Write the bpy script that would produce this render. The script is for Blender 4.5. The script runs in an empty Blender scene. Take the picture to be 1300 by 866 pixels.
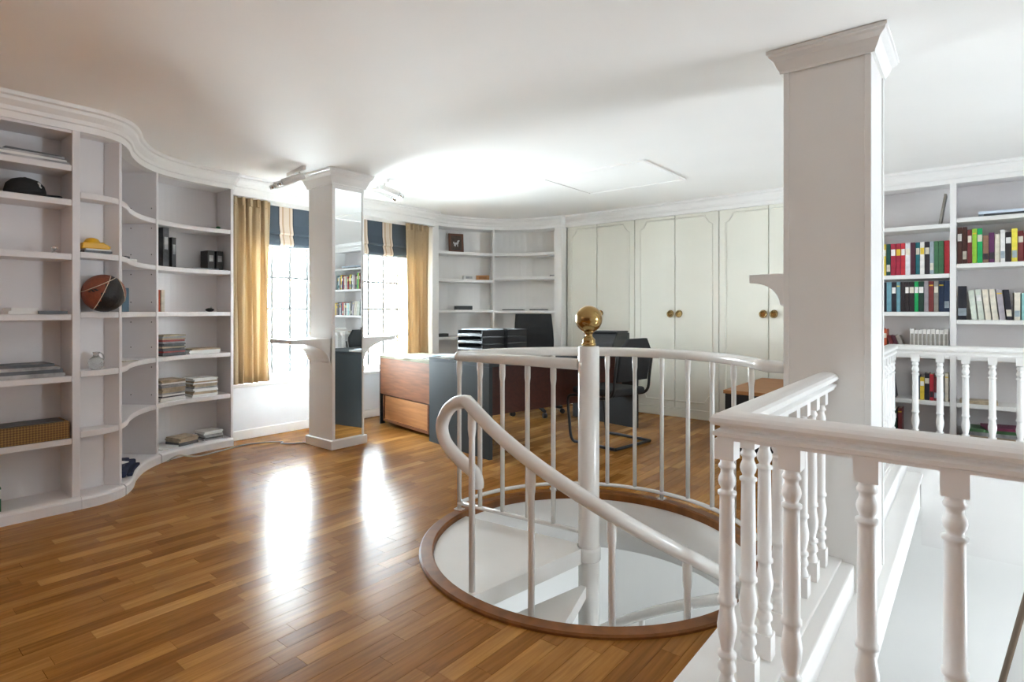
import bpy, bmesh, math, random
from mathutils import Vector, Matrix
random.seed(7)
PI = math.pi
S = bpy.context.scene
COL = S.collection

# ------------------------------------------------------------ camera, world, exposure
HC = 1.15
cam = bpy.data.cameras.new('camera'); camo = bpy.data.objects.new('camera', cam); COL.objects.link(camo)
camo.location = (0, 0, HC); camo.rotation_euler = (PI/2, 0, math.radians(39.25))
cam.sensor_width = 36; cam.lens = 36*720/1300; cam.shift_y = -37.5/1300; cam.clip_start = .02
S.camera = camo
S.view_settings.view_transform = 'Standard'; S.view_settings.look = 'None'
S.view_settings.gamma = 1; S.view_settings.use_curve_mapping = False
S.view_settings.exposure = 2.7
S.cycles.max_bounces = 14; S.cycles.diffuse_bounces = 9; S.cycles.sample_clamp_indirect = 10

W = bpy.data.worlds.new('sky'); S.world = W; W.use_nodes = True
bg = W.node_tree.nodes['Background']
bg.inputs[0].default_value = (.82, .92, 1, 1); bg.inputs[1].default_value = 12.5

def portal(loc, rot, sx, sy):
    l = bpy.data.lights.new('window_portal', 'AREA'); l.shape = 'RECTANGLE'; l.size = sx; l.size_y = sy
    l.cycles.is_portal = True
    o = bpy.data.objects.new('window_portal', l); COL.objects.link(o); o.location = loc; o.rotation_euler = rot
# daylight enters: two windows in the left wall, an unseen third added behind the camera for light, two windows of the stair hall
portal((-5.44, 2.9, 1.2), (0, -PI/2, 0), 1.7, 1.1)
portal((-5.44, 4.14, 1.2), (0, -PI/2, 0), 1.7, 1.0)
portal((3.24, 3.55, 1.2), (0, PI/2, 0), .7, .5)
portal((3.24, 4.1, -1.25), (0, PI/2, 0), .5, 1.0)
portal((-5.44, -1.7, 1.35), (0, -PI/2, 0), 1.5, .6)

# ------------------------------------------------------------ materials
def lin(c):
    return tuple((x/12.92 if x <= .04045 else ((x+.055)/1.055)**2.4) for x in c)
def hexc(s):
    return lin(tuple(int(s[i:i+2], 16)/255 for i in (0, 2, 4)))
MATS = {}
def mat(name, col, rough=.5, metal=0., var=.06, scale=6., bump=0., spec=.5, coat=0., stretch=(1, 1, 1)):
    if name in MATS: return MATS[name]
    m = bpy.data.materials.new(name); m.use_nodes = True; nt = m.node_tree; N = nt.nodes; L = nt.links
    b = N['Principled BSDF']; b.inputs['Roughness'].default_value = rough; b.inputs['Metallic'].default_value = metal
    b.inputs['Specular IOR Level'].default_value = spec
    if coat: b.inputs['Coat Weight'].default_value = coat; b.inputs['Coat Roughness'].default_value = .08
    c = hexc(col) if isinstance(col, str) else col
    tc = N.new('ShaderNodeTexCoord'); mp = N.new('ShaderNodeMapping'); mp.inputs['Scale'].default_value = stretch
    L.new(tc.outputs['Object'], mp.inputs[0])
    n = N.new('ShaderNodeTexNoise'); n.inputs['Scale'].default_value = scale; n.inputs['Detail'].default_value = 4
    L.new(mp.outputs[0], n.inputs['Vector'])
    r = N.new('ShaderNodeValToRGB')
    r.color_ramp.elements[0].position = .3; r.color_ramp.elements[1].position = .7
    r.color_ramp.elements[0].color = tuple(x*(1-var) for x in c)+(1,)
    r.color_ramp.elements[1].color = tuple(min(1, x*(1+var)) for x in c)+(1,)
    L.new(n.outputs[0], r.inputs[0]); L.new(r.outputs[0], b.inputs['Base Color'])
    if bump:
        bp = N.new('ShaderNodeBump'); bp.inputs['Strength'].default_value = bump; bp.inputs['Distance'].default_value = .01
        L.new(n.outputs[0], bp.inputs['Height']); L.new(bp.outputs[0], b.inputs['Normal'])
    MATS[name] = m
    return m

WALL = mat('wall paint', (.86, .85, .83), .7, var=.015, scale=2)
CEIL = mat('ceiling paint', (.90, .885, .86), .8, var=.015, scale=1.5)
WHITE = mat('white gloss paint', (.80, .785, .765), .32, var=.015, scale=3)
SHELF = mat('bookcase paint', (.74, .715, .72), .38, var=.02, scale=2)
CREAM = mat('wardrobe paint', (.765, .75, .665), .4, var=.02, scale=2)
STEEL = mat('white enamel', (.77, .75, .72), .25, var=.02, scale=5, coat=.4)
BRASS = mat('polished brass', (.42, .28, .11), .2, 1., var=.12, scale=9)
DBRASS = mat('aged brass', (.33, .23, .10), .3, 1., var=.15, scale=30)
BLACK = mat('black plastic', (.012, .012, .013), .4, var=.1, scale=20)
FABRIC = mat('black mesh fabric', (.016, .016, .017), .85, var=.2, scale=150, bump=.3)
GREYLAM = mat('charcoal laminate', (.05, .058, .063), .5, spec=.12, var=.06, scale=5)
WALNUT = mat('red walnut veneer', (.17, .065, .028), .5, spec=.15, var=.28, scale=5, stretch=(1, 6, 9))
DWAL = mat('dark red veneer', (.06, .016, .009), .4, var=.2, scale=5, stretch=(1, 6, 9))
OAKV = mat('warm wood veneer', (.34, .155, .06), .5, spec=.15, var=.18, scale=4, stretch=(1, 7, 10))
PAPER = mat('paper', (.78, .78, .76), .8, var=.04, scale=40, stretch=(1, 1, 30))
PAPERB = mat('bluish paper', (.60, .67, .76), .7, var=.1, scale=18)
PAPERG = mat('grey magazine', (.33, .33, .34), .45, var=.5, scale=14)
PAPERD = mat('dark magazine', (.06, .062, .07), .4, var=.6, scale=14)
PAPERT = mat('tan magazine', (.42, .33, .23), .5, var=.35, scale=16)
BAR = mat('grey glazing bar', (.24, .245, .255), .5, var=.03)
CHROME = mat('chrome', (.7, .7, .7), .15, 1., var=.03)

def wood_strip(name, attr):
    m = bpy.data.materials.new(name); m.use_nodes = True; nt = m.node_tree; N = nt.nodes; L = nt.links
    b = N['Principled BSDF']
    geo = N.new('ShaderNodeNewGeometry')
    wn = N.new('ShaderNodeTexWhiteNoise')
    if attr:
        at = N.new('ShaderNodeAttribute'); at.attribute_name = 'plank_seed'
        rd = N.new('ShaderNodeMath'); rd.operation = 'ROUND'; L.new(at.outputs['Fac'], rd.inputs[0])
        wn.noise_dimensions = '1D'; L.new(rd.outputs[0], wn.inputs['W'])
    else:
        oi = N.new('ShaderNodeObjectInfo'); wn.noise_dimensions = '3D'; L.new(oi.outputs['Location'], wn.inputs['Vector'])
    ramp = N.new('ShaderNodeValToRGB'); e = ramp.color_ramp.elements
    e[0].position = 0; e[0].color = (.25, .10, .021, 1)
    e[1].position = 1; e[1].color = (.50, .255, .075, 1)
    for p, c in ((.25, (.29, .122, .026, 1)), (.7, (.355, .162, .039, 1)), (.88, (.42, .20, .052, 1))):
        x = e.new(p); x.color = c
    L.new(wn.outputs['Value'], ramp.inputs[0])
    # grain runs along the strip
    add = N.new('ShaderNodeVectorMath'); add.operation = 'MULTIPLY_ADD'
    L.new(wn.outputs['Color'], add.inputs[0]); add.inputs[1].default_value = (7, 7, 7); L.new(geo.outputs['Position'], add.inputs[2])
    mp = N.new('ShaderNodeMapping'); mp.inputs['Scale'].default_value = (26, 1.6, 3); L.new(add.outputs[0], mp.inputs[0])
    n = N.new('ShaderNodeTexNoise'); n.inputs['Scale'].default_value = 2.2; n.inputs['Detail'].default_value = 6; n.inputs['Distortion'].default_value = .6
    L.new(mp.outputs[0], n.inputs['Vector'])
    r2 = N.new('ShaderNodeValToRGB'); r2.color_ramp.elements[0].position = .3; r2.color_ramp.elements[1].position = .68
    r2.color_ramp.elements[0].color = (.72, .68, .62, 1); r2.color_ramp.elements[1].color = (1.1, 1.1, 1.1, 1)
    L.new(n.outputs[0], r2.inputs[0])
    mx = N.new('ShaderNodeMix'); mx.data_type = 'RGBA'; mx.blend_type = 'MULTIPLY'; mx.inputs[0].default_value = 1
    L.new(ramp.outputs[0], mx.inputs[6]); L.new(r2.outputs[0], mx.inputs[7]); L.new(mx.outputs[2], b.inputs['Base Color'])
    b.inputs['Roughness'].default_value = .23; b.inputs['Specular IOR Level'].default_value = .075
    big = N.new('ShaderNodeTexNoise'); big.inputs['Scale'].default_value = 5; L.new(geo.outputs['Position'], big.inputs['Vector'])
    sm = N.new('ShaderNodeMath'); sm.operation = 'ADD'; L.new(big.outputs[0], sm.inputs[0]); L.new(n.outputs[0], sm.inputs[1])
    bp = N.new('ShaderNodeBump'); bp.inputs['Strength'].default_value = .10; bp.inputs['Distance'].default_value = .004
    L.new(sm.outputs[0], bp.inputs['Height']); L.new(bp.outputs[0], b.inputs['Normal'])
    return m
STRIP_O = wood_strip('oak strip', False)
STRIP_A = wood_strip('oak strip field', True)
RINGW = mat('stained oak', (.20, .072, .017), .3, spec=.2, var=.25, scale=5, stretch=(3, 3, 1))
SUBF = mat('floor screed', (.10, .045, .018), .7, var=.1)
COATED = mat('mirror', (.86, .88, .87), .01, 1., var=.0)

def glass_mat():
    m = bpy.data.materials.new('window glass'); m.use_nodes = True; nt = m.node_tree; N = nt.nodes; L = nt.links
    N.remove(N['Principled BSDF']); out = N['Material Output']
    t = N.new('ShaderNodeBsdfTransparent'); t.inputs[0].default_value = (.96, .98, .97, 1)
    g = N.new('ShaderNodeBsdfGlossy'); g.inputs['Roughness'].default_value = .02
    fr = N.new('ShaderNodeFresnel'); fr.inputs[0].default_value = 1.45
    mx = N.new('ShaderNodeMixShader'); L.new(fr.outputs[0], mx.inputs[0]); L.new(t.outputs[0], mx.inputs[1]); L.new(g.outputs[0], mx.inputs[2])
    L.new(mx.outputs[0], out.inputs[0])
    return m
GLASS = glass_mat()
JARG = mat('clear glass', (.8, .82, .82), .08, var=.01); JARG.node_tree.nodes['Principled BSDF'].inputs['Transmission Weight'].default_value = .8

def cloth_mat(name, c1, c2, trans, scale=60):
    m = bpy.data.materials.new(name); m.use_nodes = True; nt = m.node_tree; N = nt.nodes; L = nt.links
    b = N['Principled BSDF']; out = N['Material Output']; b.inputs['Roughness'].default_value = .75
    tc = N.new('ShaderNodeTexCoord'); n = N.new('ShaderNodeTexNoise'); n.inputs['Scale'].default_value = scale; L.new(tc.outputs['Object'], n.inputs['Vector'])
    r = N.new('ShaderNodeValToRGB'); r.color_ramp.elements[0].color = c1+(1,); r.color_ramp.elements[1].color = c2+(1,)
    r.color_ramp.elements[0].position = .35; r.color_ramp.elements[1].position = .65
    L.new(n.outputs[0], r.inputs[0]); L.new(r.outputs[0], b.inputs['Base Color'])
    t = N.new('ShaderNodeBsdfTranslucent'); L.new(r.outputs[0], t.inputs[0])
    mx = N.new('ShaderNodeMixShader'); mx.inputs[0].default_value = trans
    L.new(b.outputs[0], mx.inputs[1]); L.new(t.outputs[0], mx.inputs[2]); L.new(mx.outputs[0], out.inputs[0])
    return m
CURTAIN = cloth_mat('gold curtain cloth', (.50, .38, .23), (.56, .43, .27), .30, 220)

def stripe_mat():
    # awning stripes along the width of the blind (object Y)
    m = bpy.data.materials.new('striped blind cloth'); m.use_nodes = True; nt = m.node_tree; N = nt.nodes; L = nt.links
    b = N['Principled BSDF']; b.inputs['Roughness'].default_value = .8
    tc = N.new('ShaderNodeTexCoord'); sp = N.new('ShaderNodeSeparateXYZ'); L.new(tc.outputs['Object'], sp.inputs[0])
    d = N.new('ShaderNodeMath'); d.operation = 'DIVIDE'; d.inputs[1].default_value = .34; L.new(sp.outputs['Y'], d.inputs[0])
    fr = N.new('ShaderNodeMath'); fr.operation = 'FRACT'; L.new(d.outputs[0], fr.inputs[0])
    r = N.new('ShaderNodeValToRGB'); r.color_ramp.interpolation = 'CONSTANT'
    beige, navy, dk, tan = (.55, .45, .36, 1), (.05, .068, .09, 1), (.02, .025, .04, 1), (.40, .27, .18, 1)
    el = r.color_ramp.elements; el[0].position = 0; el[0].color = beige; el[1].position = .06; el[1].color = tan
    for p, c in ((.10, beige), (.17, dk), (.20, navy), (.74, dk), (.77, beige), (.85, tan), (.90, beige)):
        x = el.new(p); x.color = c
    L.new(fr.outputs[0], r.inputs[0]); L.new(r.outputs[0], b.inputs['Base Color'])
    return m
BLIND = stripe_mat()

def ball_mat():
    m = mat('basketball hide', (.17, .045, .02), .55, var=.15, scale=60, bump=.4)
    return m
def weave_mat():
    m = bpy.data.materials.new('woven straw'); m.use_nodes = True; nt = m.node_tree; N = nt.nodes; L = nt.links
    b = N['Principled BSDF']; b.inputs['Roughness'].default_value = .6
    tc = N.new('ShaderNodeTexCoord'); mp = N.new('ShaderNodeMapping'); mp.inputs['Rotation'].default_value = (PI/4, 0, 0); mp.inputs['Scale'].default_value = (105, 105, 105)
    ck = N.new('ShaderNodeTexChecker'); ck.inputs['Scale'].default_value = 1
    ck.inputs[1].default_value = (.30, .17, .045, 1); ck.inputs[2].default_value = (.13, .06, .012, 1)
    L.new(tc.outputs['Object'], mp.inputs[0]); L.new(mp.outputs[0], ck.inputs[0]); L.new(ck.outputs[0], b.inputs['Base Color'])
    return m
WEAVE = weave_mat()

# ------------------------------------------------------------ mesh helpers
ORG = {}
class MB:
    def __init__(s): s.v = []; s.f = []; s.m = []; s.sm = []
    def add(s, vs, fs, mi=0, smooth=False):
        o = len(s.v); s.v += [tuple(v) for v in vs]
        for f in fs: s.f.append([i+o for i in f]); s.m.append(mi); s.sm.append(smooth)
        return s
    def box(s, lo, hi, mi=0):
        (a, b, c), (d, e, f) = lo, hi
        return s.add([(a,b,c),(d,b,c),(d,e,c),(a,e,c),(a,b,f),(d,b,f),(d,e,f),(a,e,f)],
                     [(0,3,2,1),(4,5,6,7),(0,1,5,4),(1,2,6,5),(2,3,7,6),(3,0,4,7)], mi)
    def obox(s, c, half, rz=0., ry=0., rx=0., mi=0):
        M = Matrix.Translation(c) @ Matrix.Rotation(rz, 4, 'Z') @ Matrix.Rotation(ry, 4, 'Y') @ Matrix.Rotation(rx, 4, 'X')
        hx, hy, hz = half
        vs = [M @ Vector(p) for p in ((-hx,-hy,-hz),(hx,-hy,-hz),(hx,hy,-hz),(-hx,hy,-hz),(-hx,-hy,hz),(hx,-hy,hz),(hx,hy,hz),(-hx,hy,hz))]
        return s.add(vs, [(0,3,2,1),(4,5,6,7),(0,1,5,4),(1,2,6,5),(2,3,7,6),(3,0,4,7)], mi)
    def prism(s, poly, z0, z1, mi=0, smooth=False):
        n = len(poly)
        a = sum(poly[i][0]*poly[(i+1) % n][1]-poly[(i+1) % n][0]*poly[i][1] for i in range(n))
        if a < 0: poly = poly[::-1]
        s.add([(x,y,z0) for x,y in poly]+[(x,y,z1) for x,y in poly], [tuple(range(n))[::-1], tuple(range(n, 2*n))], mi)
        o = len(s.v)-2*n
        for i in range(n):
            j = (i+1) % n; s.f.append([o+i, o+j, o+n+j, o+n+i]); s.m.append(mi); s.sm.append(smooth)
        return s
    def extr(s, poly, axis, a, b, mi=0):
        # poly in the two other axes, extruded along axis from a to b
        n = len(poly)
        def P(p, t):
            return {'x': (t, p[0], p[1]), 'y': (p[0], t, p[1]), 'z': (p[0], p[1], t)}[axis]
        return s.add([P(p, a) for p in poly]+[P(p, b) for p in poly],
              [tuple(range(n))[::-1], tuple(range(n, 2*n))]+[(i, (i+1) % n, n+(i+1) % n, n+i) for i in range(n)], mi)
    def lathe(s, prof, c=(0, 0, 0), seg=20, mi=0, smooth=True):
        n = len(prof); vs = []; fs = []
        for k in range(seg):
            a = 2*PI*k/seg
            for r, z in prof: vs.append((c[0]+r*math.cos(a), c[1]+r*math.sin(a), c[2]+z))
        for k in range(seg):
            q = (k+1) % seg
            for i in range(n-1): fs.append((k*n+i, q*n+i, q*n+i+1, k*n+i+1))
        s.add(vs, fs, mi, smooth)
        for i, fl in ((0, True), (n-1, False)):
            if prof[i][0] > 1e-5:
                ring = [k*n+i for k in range(seg)]; o = len(s.v)-len(vs)
                ring = [x+o for x in ring]
                s.f.append(ring[::-1] if fl else ring); s.m.append(mi); s.sm.append(False)
        return s
    def tube(s, pts, r, seg=10, closed=False, mi=0, flat=None, up=Vector((0, 0, 1))):
        P = [Vector(p) for p in pts]; n = len(P); vs = []; fs = []
        nrm = None
        for i in range(n):
            if closed: t = P[(i+1) % n]-P[i-1]
            else: t = P[min(i+1, n-1)]-P[max(i-1, 0)]
            t.normalize()
            if nrm is None:
                ref = up if abs(t.dot(up)) < .95 else Vector((1, 0, 0))
                nrm = (ref-t*ref.dot(t)).normalized()
            else: nrm = (nrm-t*nrm.dot(t)).normalized()
            b = t.cross(nrm)
            rr = r[i] if isinstance(r, (list, tuple)) else r
            fa, fb = flat if flat else (1, 1)
            for k in range(seg):
                a = 2*PI*k/seg; vs.append(P[i]+nrm*(rr*fa*math.sin(a))+b*(rr*fb*math.cos(a)))
        for i in range(n if closed else n-1):
            j = (i+1) % n
            for k in range(seg):
                q = (k+1) % seg; fs.append((i*seg+k, j*seg+k, j*seg+q, i*seg+q))
        s.add(vs, fs, mi, True)
        if not closed:
            o = len(s.v)-len(vs)
            s.f.append([o+k for k in range(seg)]); s.m.append(mi); s.sm.append(False)
            s.f.append([o+(n-1)*seg+k for k in range(seg)][::-1]); s.m.append(mi); s.sm.append(False)
        return s
    def sweep(s, path, prof, closed=False, mi=0, smooth=False):
        # path: 2D points; prof: closed loop of (offset to the right of travel, z); mitred
        n = len(path); m = len(prof); vs = []; fs = []
        P = [Vector(p) for p in path]
        for i in range(n):
            a = (P[i]-P[i-1]) if (closed or i > 0) else (P[1]-P[0])
            b = (P[(i+1) % n]-P[i]) if (closed or i < n-1) else (P[-1]-P[-2])
            a.normalize(); b.normalize()
            na = Vector((a.y, -a.x)); nb = Vector((b.y, -b.x)); nn = (na+nb).normalized()
            k = 1/max(.3, nn.dot(na))
            for o, z in prof: vs.append((P[i].x+nn.x*o*k, P[i].y+nn.y*o*k, z))
        for i in range(n if closed else n-1):
            j = (i+1) % n
            for q in range(m):
                w = (q+1) % m; fs.append((i*m+q, i*m+w, j*m+w, j*m+q))
        s.add(vs, fs, mi, smooth)
        if not closed:
            o = len(s.v)-len(vs)
            s.f.append([o+q for q in range(m)][::-1]); s.m.append(mi); s.sm.append(False)
            s.f.append([o+(n-1)*m+q for q in range(m)]); s.m.append(mi); s.sm.append(False)
        return s
    def blob(s, c, r, seg=16, rings=10, mi=0):
        vs = []; fs = []
        for i in range(rings+1):
            t = PI*i/rings
            for k in range(seg):
                a = 2*PI*k/seg; vs.append((c[0]+r[0]*math.sin(t)*math.cos(a), c[1]+r[1]*math.sin(t)*math.sin(a), c[2]+r[2]*math.cos(t)))
        for i in range(rings):
            for k in range(seg):
                q = (k+1) % seg; fs.append((i*seg+k, (i+1)*seg+k, (i+1)*seg+q, i*seg+q))
        return s.add(vs, fs, mi, True)

def mesh_of(name, b, org=(0, 0, 0), fix=True):
    me = bpy.data.meshes.new(name)
    me.from_pydata([(x-org[0], y-org[1], z-org[2]) for x, y, z in b.v], [], b.f)
    me.polygons.foreach_set('material_index', b.m); me.polygons.foreach_set('use_smooth', b.sm)
    if fix:
        bm = bmesh.new(); bm.from_mesh(me); bmesh.ops.recalc_face_normals(bm, faces=bm.faces); bm.to_mesh(me); bm.free()
    me.update(); return me
def part(name, b, mats, parent=None, bevel=0., seg=2, loc=None):
    """One mesh object. The builder holds world coordinates (or, under a turned thing, that thing's own)."""
    org = ORG[parent.name] if parent else (loc or (0, 0, 0))
    me = mesh_of(name, b, org)
    for m in (mats if isinstance(mats, (list, tuple)) else [mats]): me.materials.append(m)
    o = bpy.data.objects.new(name, me); COL.objects.link(o)
    if parent: o.parent = parent
    elif loc: o.location = loc
    ORG[o.name] = org
    if bevel:
        md = o.modifiers.new('bevel', 'BEVEL'); md.width = bevel; md.segments = seg; md.limit_method = 'ANGLE'; md.angle_limit = .7
        md.harden_normals = False
    return o
def tag(o, label=None, cat=None, group=None, kind=None):
    if label: o['label'] = label
    if cat: o['category'] = cat
    if group: o['group'] = group
    if kind: o['kind'] = kind
    return o
def thing(name, label, cat, loc=(0, 0, 0), rz=0., group=None, local=False):
    o = bpy.data.objects.new(name, None); COL.objects.link(o); o.empty_display_size = .1
    o.location = loc; o.rotation_euler = (0, 0, rz); ORG[o.name] = (0, 0, 0) if (rz or local) else loc
    return tag(o, label, cat, group)
def struct(name, b, m, bevel=0., label=None):
    return tag(part(name, b, m, bevel=bevel), label, kind='structure')
def copy_tree(o, parent=None):
    c = o.copy(); COL.objects.link(c); c.parent = parent
    if o.name in ORG: ORG[c.name] = ORG[o.name]
    for ch in list(o.children): copy_tree(ch, c)
    return c
def catmull(P, n=8):
    P = [Vector(p) for p in P]; out = []
    for i in range(len(P)-1):
        p0 = P[max(i-1, 0)]; p1 = P[i]; p2 = P[i+1]; p3 = P[min(i+2, len(P)-1)]
        for k in range(n):
            t = k/n
            out.append(.5*((2*p1)+(p2-p0)*t+(2*p0-5*p1+4*p2-p3)*t*t+(3*p1-p0-3*p2+p3)*t**3))
    out.append(P[-1]); return out
def offset(path, d):
    out = []; n = len(path); P = [Vector(p) for p in path]
    for i in range(n):
        t = (P[min(i+1, n-1)]-P[max(i-1, 0)]).normalized(); out.append((P[i].x+t.y*d, P[i].y-t.x*d))
    return out

# ------------------------------------------------------------ the setting
H = 2.335                     # ceiling height
CX, CY = -1.485, 2.42         # centre of the spiral stair
HR, RO = .765, .832           # radius of the stair opening, outside of its wooden ring
VX, VY0, VY1 = -.687, 1.46, 5.20   # the void of the stair hall starts at x = VX, between these y
LZ = -2.70                    # level below

def slab_with_hole(z0, z1):
    b = MB(); q = .95
    n = 64; sq = []; ci = []
    for k in range(n):
        a = 2*PI*k/n+PI/4; c, s_ = math.cos(a), math.sin(a); t = q/max(abs(c), abs(s_))
        sq.append((CX+c*t, CY+s_*t)); ci.append((CX+(HR+.02)*c, CY+(HR+.02)*s_))
    x1 = VX
    sq = [(min(x, x1), y) for x, y in sq]
    for z, fl in ((z0, True), (z1, False)):
        vs = [(x, y, z) for x, y in sq]+[(x, y, z) for x, y in ci]
        fs = [(k, (k+1) % n, n+(k+1) % n, n+k) for k in range(n)]
        b.add(vs, [f[::-1] for f in fs] if fl else fs)
    b.add([(x, y, z0) for x, y in ci]+[(x, y, z1) for x, y in ci], [(k, n+k, n+(k+1) % n, (k+1) % n) for k in range(n)], 0, True)
    xa, ya, yb = CX-q, CY-q, CY+q
    b.box((-5.6, -3, z0), (xa, 6.4, z1)); b.box((xa, -3, z0), (x1, ya, z1)); b.box((xa, yb, z0), (x1, 6.4, z1))
    b.box((x1, -3, z0), (3.2, 1.399, z1)); b.box((x1, VY1+.2005, z0), (3.2, 6.4, z1))
    return b
floor = struct('floor', slab_with_hole(-.27, -.012), [SUBF])
lceil = struct('ceiling_lower', slab_with_hole(-.30, -.272), [CEIL])

# oak strips, laid along y, each a piece of its own
SW = .071
def strip_poly(x0, x1, y0, y1):
    """clip a strip by the stair ring: returns polygons"""
    R = RO-.02; dx0, dx1 = abs(x0-CX), abs(x1-CX); m = 0 if (x0-CX)*(x1-CX) < 0 else min(dx0, dx1)
    if m >= R: return [[(x0, y0), (x1, y0), (x1, y1), (x0, y1)]]
    c = math.sqrt(R*R-m*m)
    if y1 <= CY-c or y0 >= CY+c: return [[(x0, y0), (x1, y0), (x1, y1), (x0, y1)]]
    out = []; xs = [x0+(x1-x0)*i/6 for i in range(7)]
    cut = [math.sqrt(max(0, R*R-(x-CX)**2)) for x in xs]
    lo = [min(y1, CY-k) for k in cut]
    if min(lo) > y0+.004 or max(lo) > y0+.03:
        out.append([(xs[0], y0), (xs[-1], y0)]+[(xs[i], max(y0+.001, lo[i])) for i in range(6, -1, -1)])
    hi = [max(y0, CY+k) for k in cut]
    if max(hi) < y1-.004 or min(hi) < y1-.03:
        out.append([(xs[0], y1), (xs[-1], y1)]+[(xs[i], min(y1-.001, hi[i])) for i in range(6, -1, -1)])
    return out
def shown(x, y):
    d = -x*.6327*-1*-1+0
    d = x*-.6327+y*.7744
    if d < .5: return None
    l = x*.7744+y*.6327; u = 650+720*l/d; v = 395.5+720*1.15/d
    return (u, v, d) if (-40 < u < 1340 and v < 905) else None
rng = random.Random(11)
pieces = []
nx = int((5.13+.687)/SW)+1
for i in range(nx):
    x0 = -.687-SW*(i+1)+.0007; x1 = x0+SW-.0014
    y = -3-rng.random()*.5
    while y < 6.0:
        L_ = rng.choice((.26, .34, .42, .5, .62)); ya, yb = y+.0006, min(y+L_, 6.0)-.0006; y += L_
        if yb-ya < .03: continue
        for p in strip_poly(x0, x1, ya, yb): pieces.append(p)
for i in range(int(3.9/SW)):       # floor on the near side of the balustrade
    x0 = -.687+SW*i+.0007; x1 = x0+SW-.0014
    y = -3-rng.random()*.5
    while y < 1.40:
        L_ = rng.choice((.3, .42, .5, .62)); ya, yb = y+.0006, min(y+L_, 1.40)-.0006; y += L_
        if yb-ya > .03: pieces.append([(x0, ya), (x1, ya), (x1, yb), (x0, yb)])
def rank(p):
    cx = sum(q[0] for q in p)/len(p); cy = sum(q[1] for q in p)/len(p); s_ = shown(cx, cy)
    if not s_ or (cx < -4.02 and cy < 1.2): return -1
    return 1/s_[2]**2
pieces.sort(key=rank, reverse=True)
unit = {}
for p in pieces[:300]:
    cx = sum(q[0] for q in p)/len(p); cy = sum(q[1] for q in p)/len(p)
    lp = [(x-cx, y-cy) for x, y in p]
    key = round(max(q[1] for q in lp)-min(q[1] for q in lp), 3) if len(p) == 4 else id(p)
    if key not in unit:
        b = MB().prism(lp, -.012, 0); me = mesh_of('plank', b); me.materials.append(STRIP_O); unit[key] = me
    o = bpy.data.objects.new('plank', unit[key]); COL.objects.link(o); o.parent = floor; o.location = (cx, cy, 0)
b = MB(); seeds = []
for i, p in enumerate(pieces[300:]):
    b.prism(p, -.012, -.0002); seeds += [float(i+1)]*(len(p)*2)
field = part('plank_field', b, [STRIP_A], floor); field['kind'] = 'stuff'
at = field.data.attributes.new('plank_seed', 'FLOAT', 'POINT'); at.data.foreach_set('value', seeds)

# wooden ring round the stair opening, and the white lining of the shaft
b = MB(); ring = [(CX+HR*math.cos(2*PI*k/96), CY+HR*math.sin(2*PI*k/96)) for k in range(96)]
w = RO-HR
b.sweep(ring, [(0, -.03), (0, .008), (.006, .015), (w-.008, .015), (w, .009), (w, -.01), (.02, -.01), (.02, -.03)], closed=True, smooth=False)
struct('trim_1', b, [RINGW], label='stained oak ring around the round stair opening')
b = MB(); b.sweep(ring, [(.002, -.33), (.002, -.03), (.018, -.03), (.018, -.33)], closed=True, smooth=True)
struct('trim_2', b, [WHITE], label='white lining of the round stair opening')

struct('ceiling', MB().box((-5.6, -3.1, H), (3.4, 6.6, H+.15)), [CEIL])

# left wall with two windows and, behind the camera, an added opening for light
X0, X1 = -5.45, -5.13
W1, W2 = (2.415, 3.36), (3.72, 4.54); WZ = (.50, 2.16)
b = MB()
b.box((X0, -3.1, LZ), (X1, -2.0, H)); b.box((X0, -1.4, LZ), (-5.25, 2.27, H)); b.box((X0, 2.27, LZ), (X1, W1[0], H)); b.box((X0, -2.0, LZ), (X1, -1.4, .6)); b.box((X0, -2.0, 2.1), (X1, -1.4, H)); b.box((X0, W2[1], LZ), (X1, 4.66, H)); b.box((-5.6, 4.66, LZ), (-5.42, 6.5, H)); b.box((X0, W1[1], WZ[0]), (X1, W2[0], WZ[1]))
b.box((X0, W1[0], LZ), (X1, W2[1], WZ[0]-.03)); b.box((X0, W1[0], WZ[1]), (X1, W2[1], H))
struct('wall_left', b, [WALL])
b = MB(); b.box((-5.6, 6.25, -.301), (3.4, 6.5, H)); b.box((-5.6, 6.25, LZ), (-3.2, 6.5, -.301))
struct('wall_far', b, [WALL])
struct('wall_near', MB().box((-5.6, -3.1, LZ), (3.4, -2.95, H)), [mat('wood panelling', (.22, .13, .08), .45, var=.2, scale=3, stretch=(6, 1, 1))])
b = MB()      # one window of the hall on each level
b.box((3.2, -3.1, LZ), (3.4, 3.3, H)); b.box((3.2, 4.6, LZ), (3.4, 6.5, H)); b.box((3.2, 3.3, -1.0), (3.4, 4.6, .85))
b.box((3.2, 3.3, 1.55), (3.4, 4.6, H)); b.box((3.2, 3.8, .85), (3.4, 4.6, 1.55)); b.box((3.2, 3.3, LZ), (3.4, 3.6, -1.0)); b.box((3.2, 3.6, LZ), (3.4, 4.6, -1.5))
struct('wall_right', b, [WALL])
struct('floor_lower', MB().box((-5.45, -3, LZ-.1), (3.3, 6.4, LZ)), [mat('pale lower floor', (.62, .62, .60), .35, var=.03)])
b = MB().box((-3.2, 5.75, LZ), (3.2, 5.85, -.301))
struct('wall_lower', b, [WALL])
struct('wall_lower_left', MB().box((-3.3, -3, LZ), (-3.2, 5.85, -.301)), [WALL])

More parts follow.
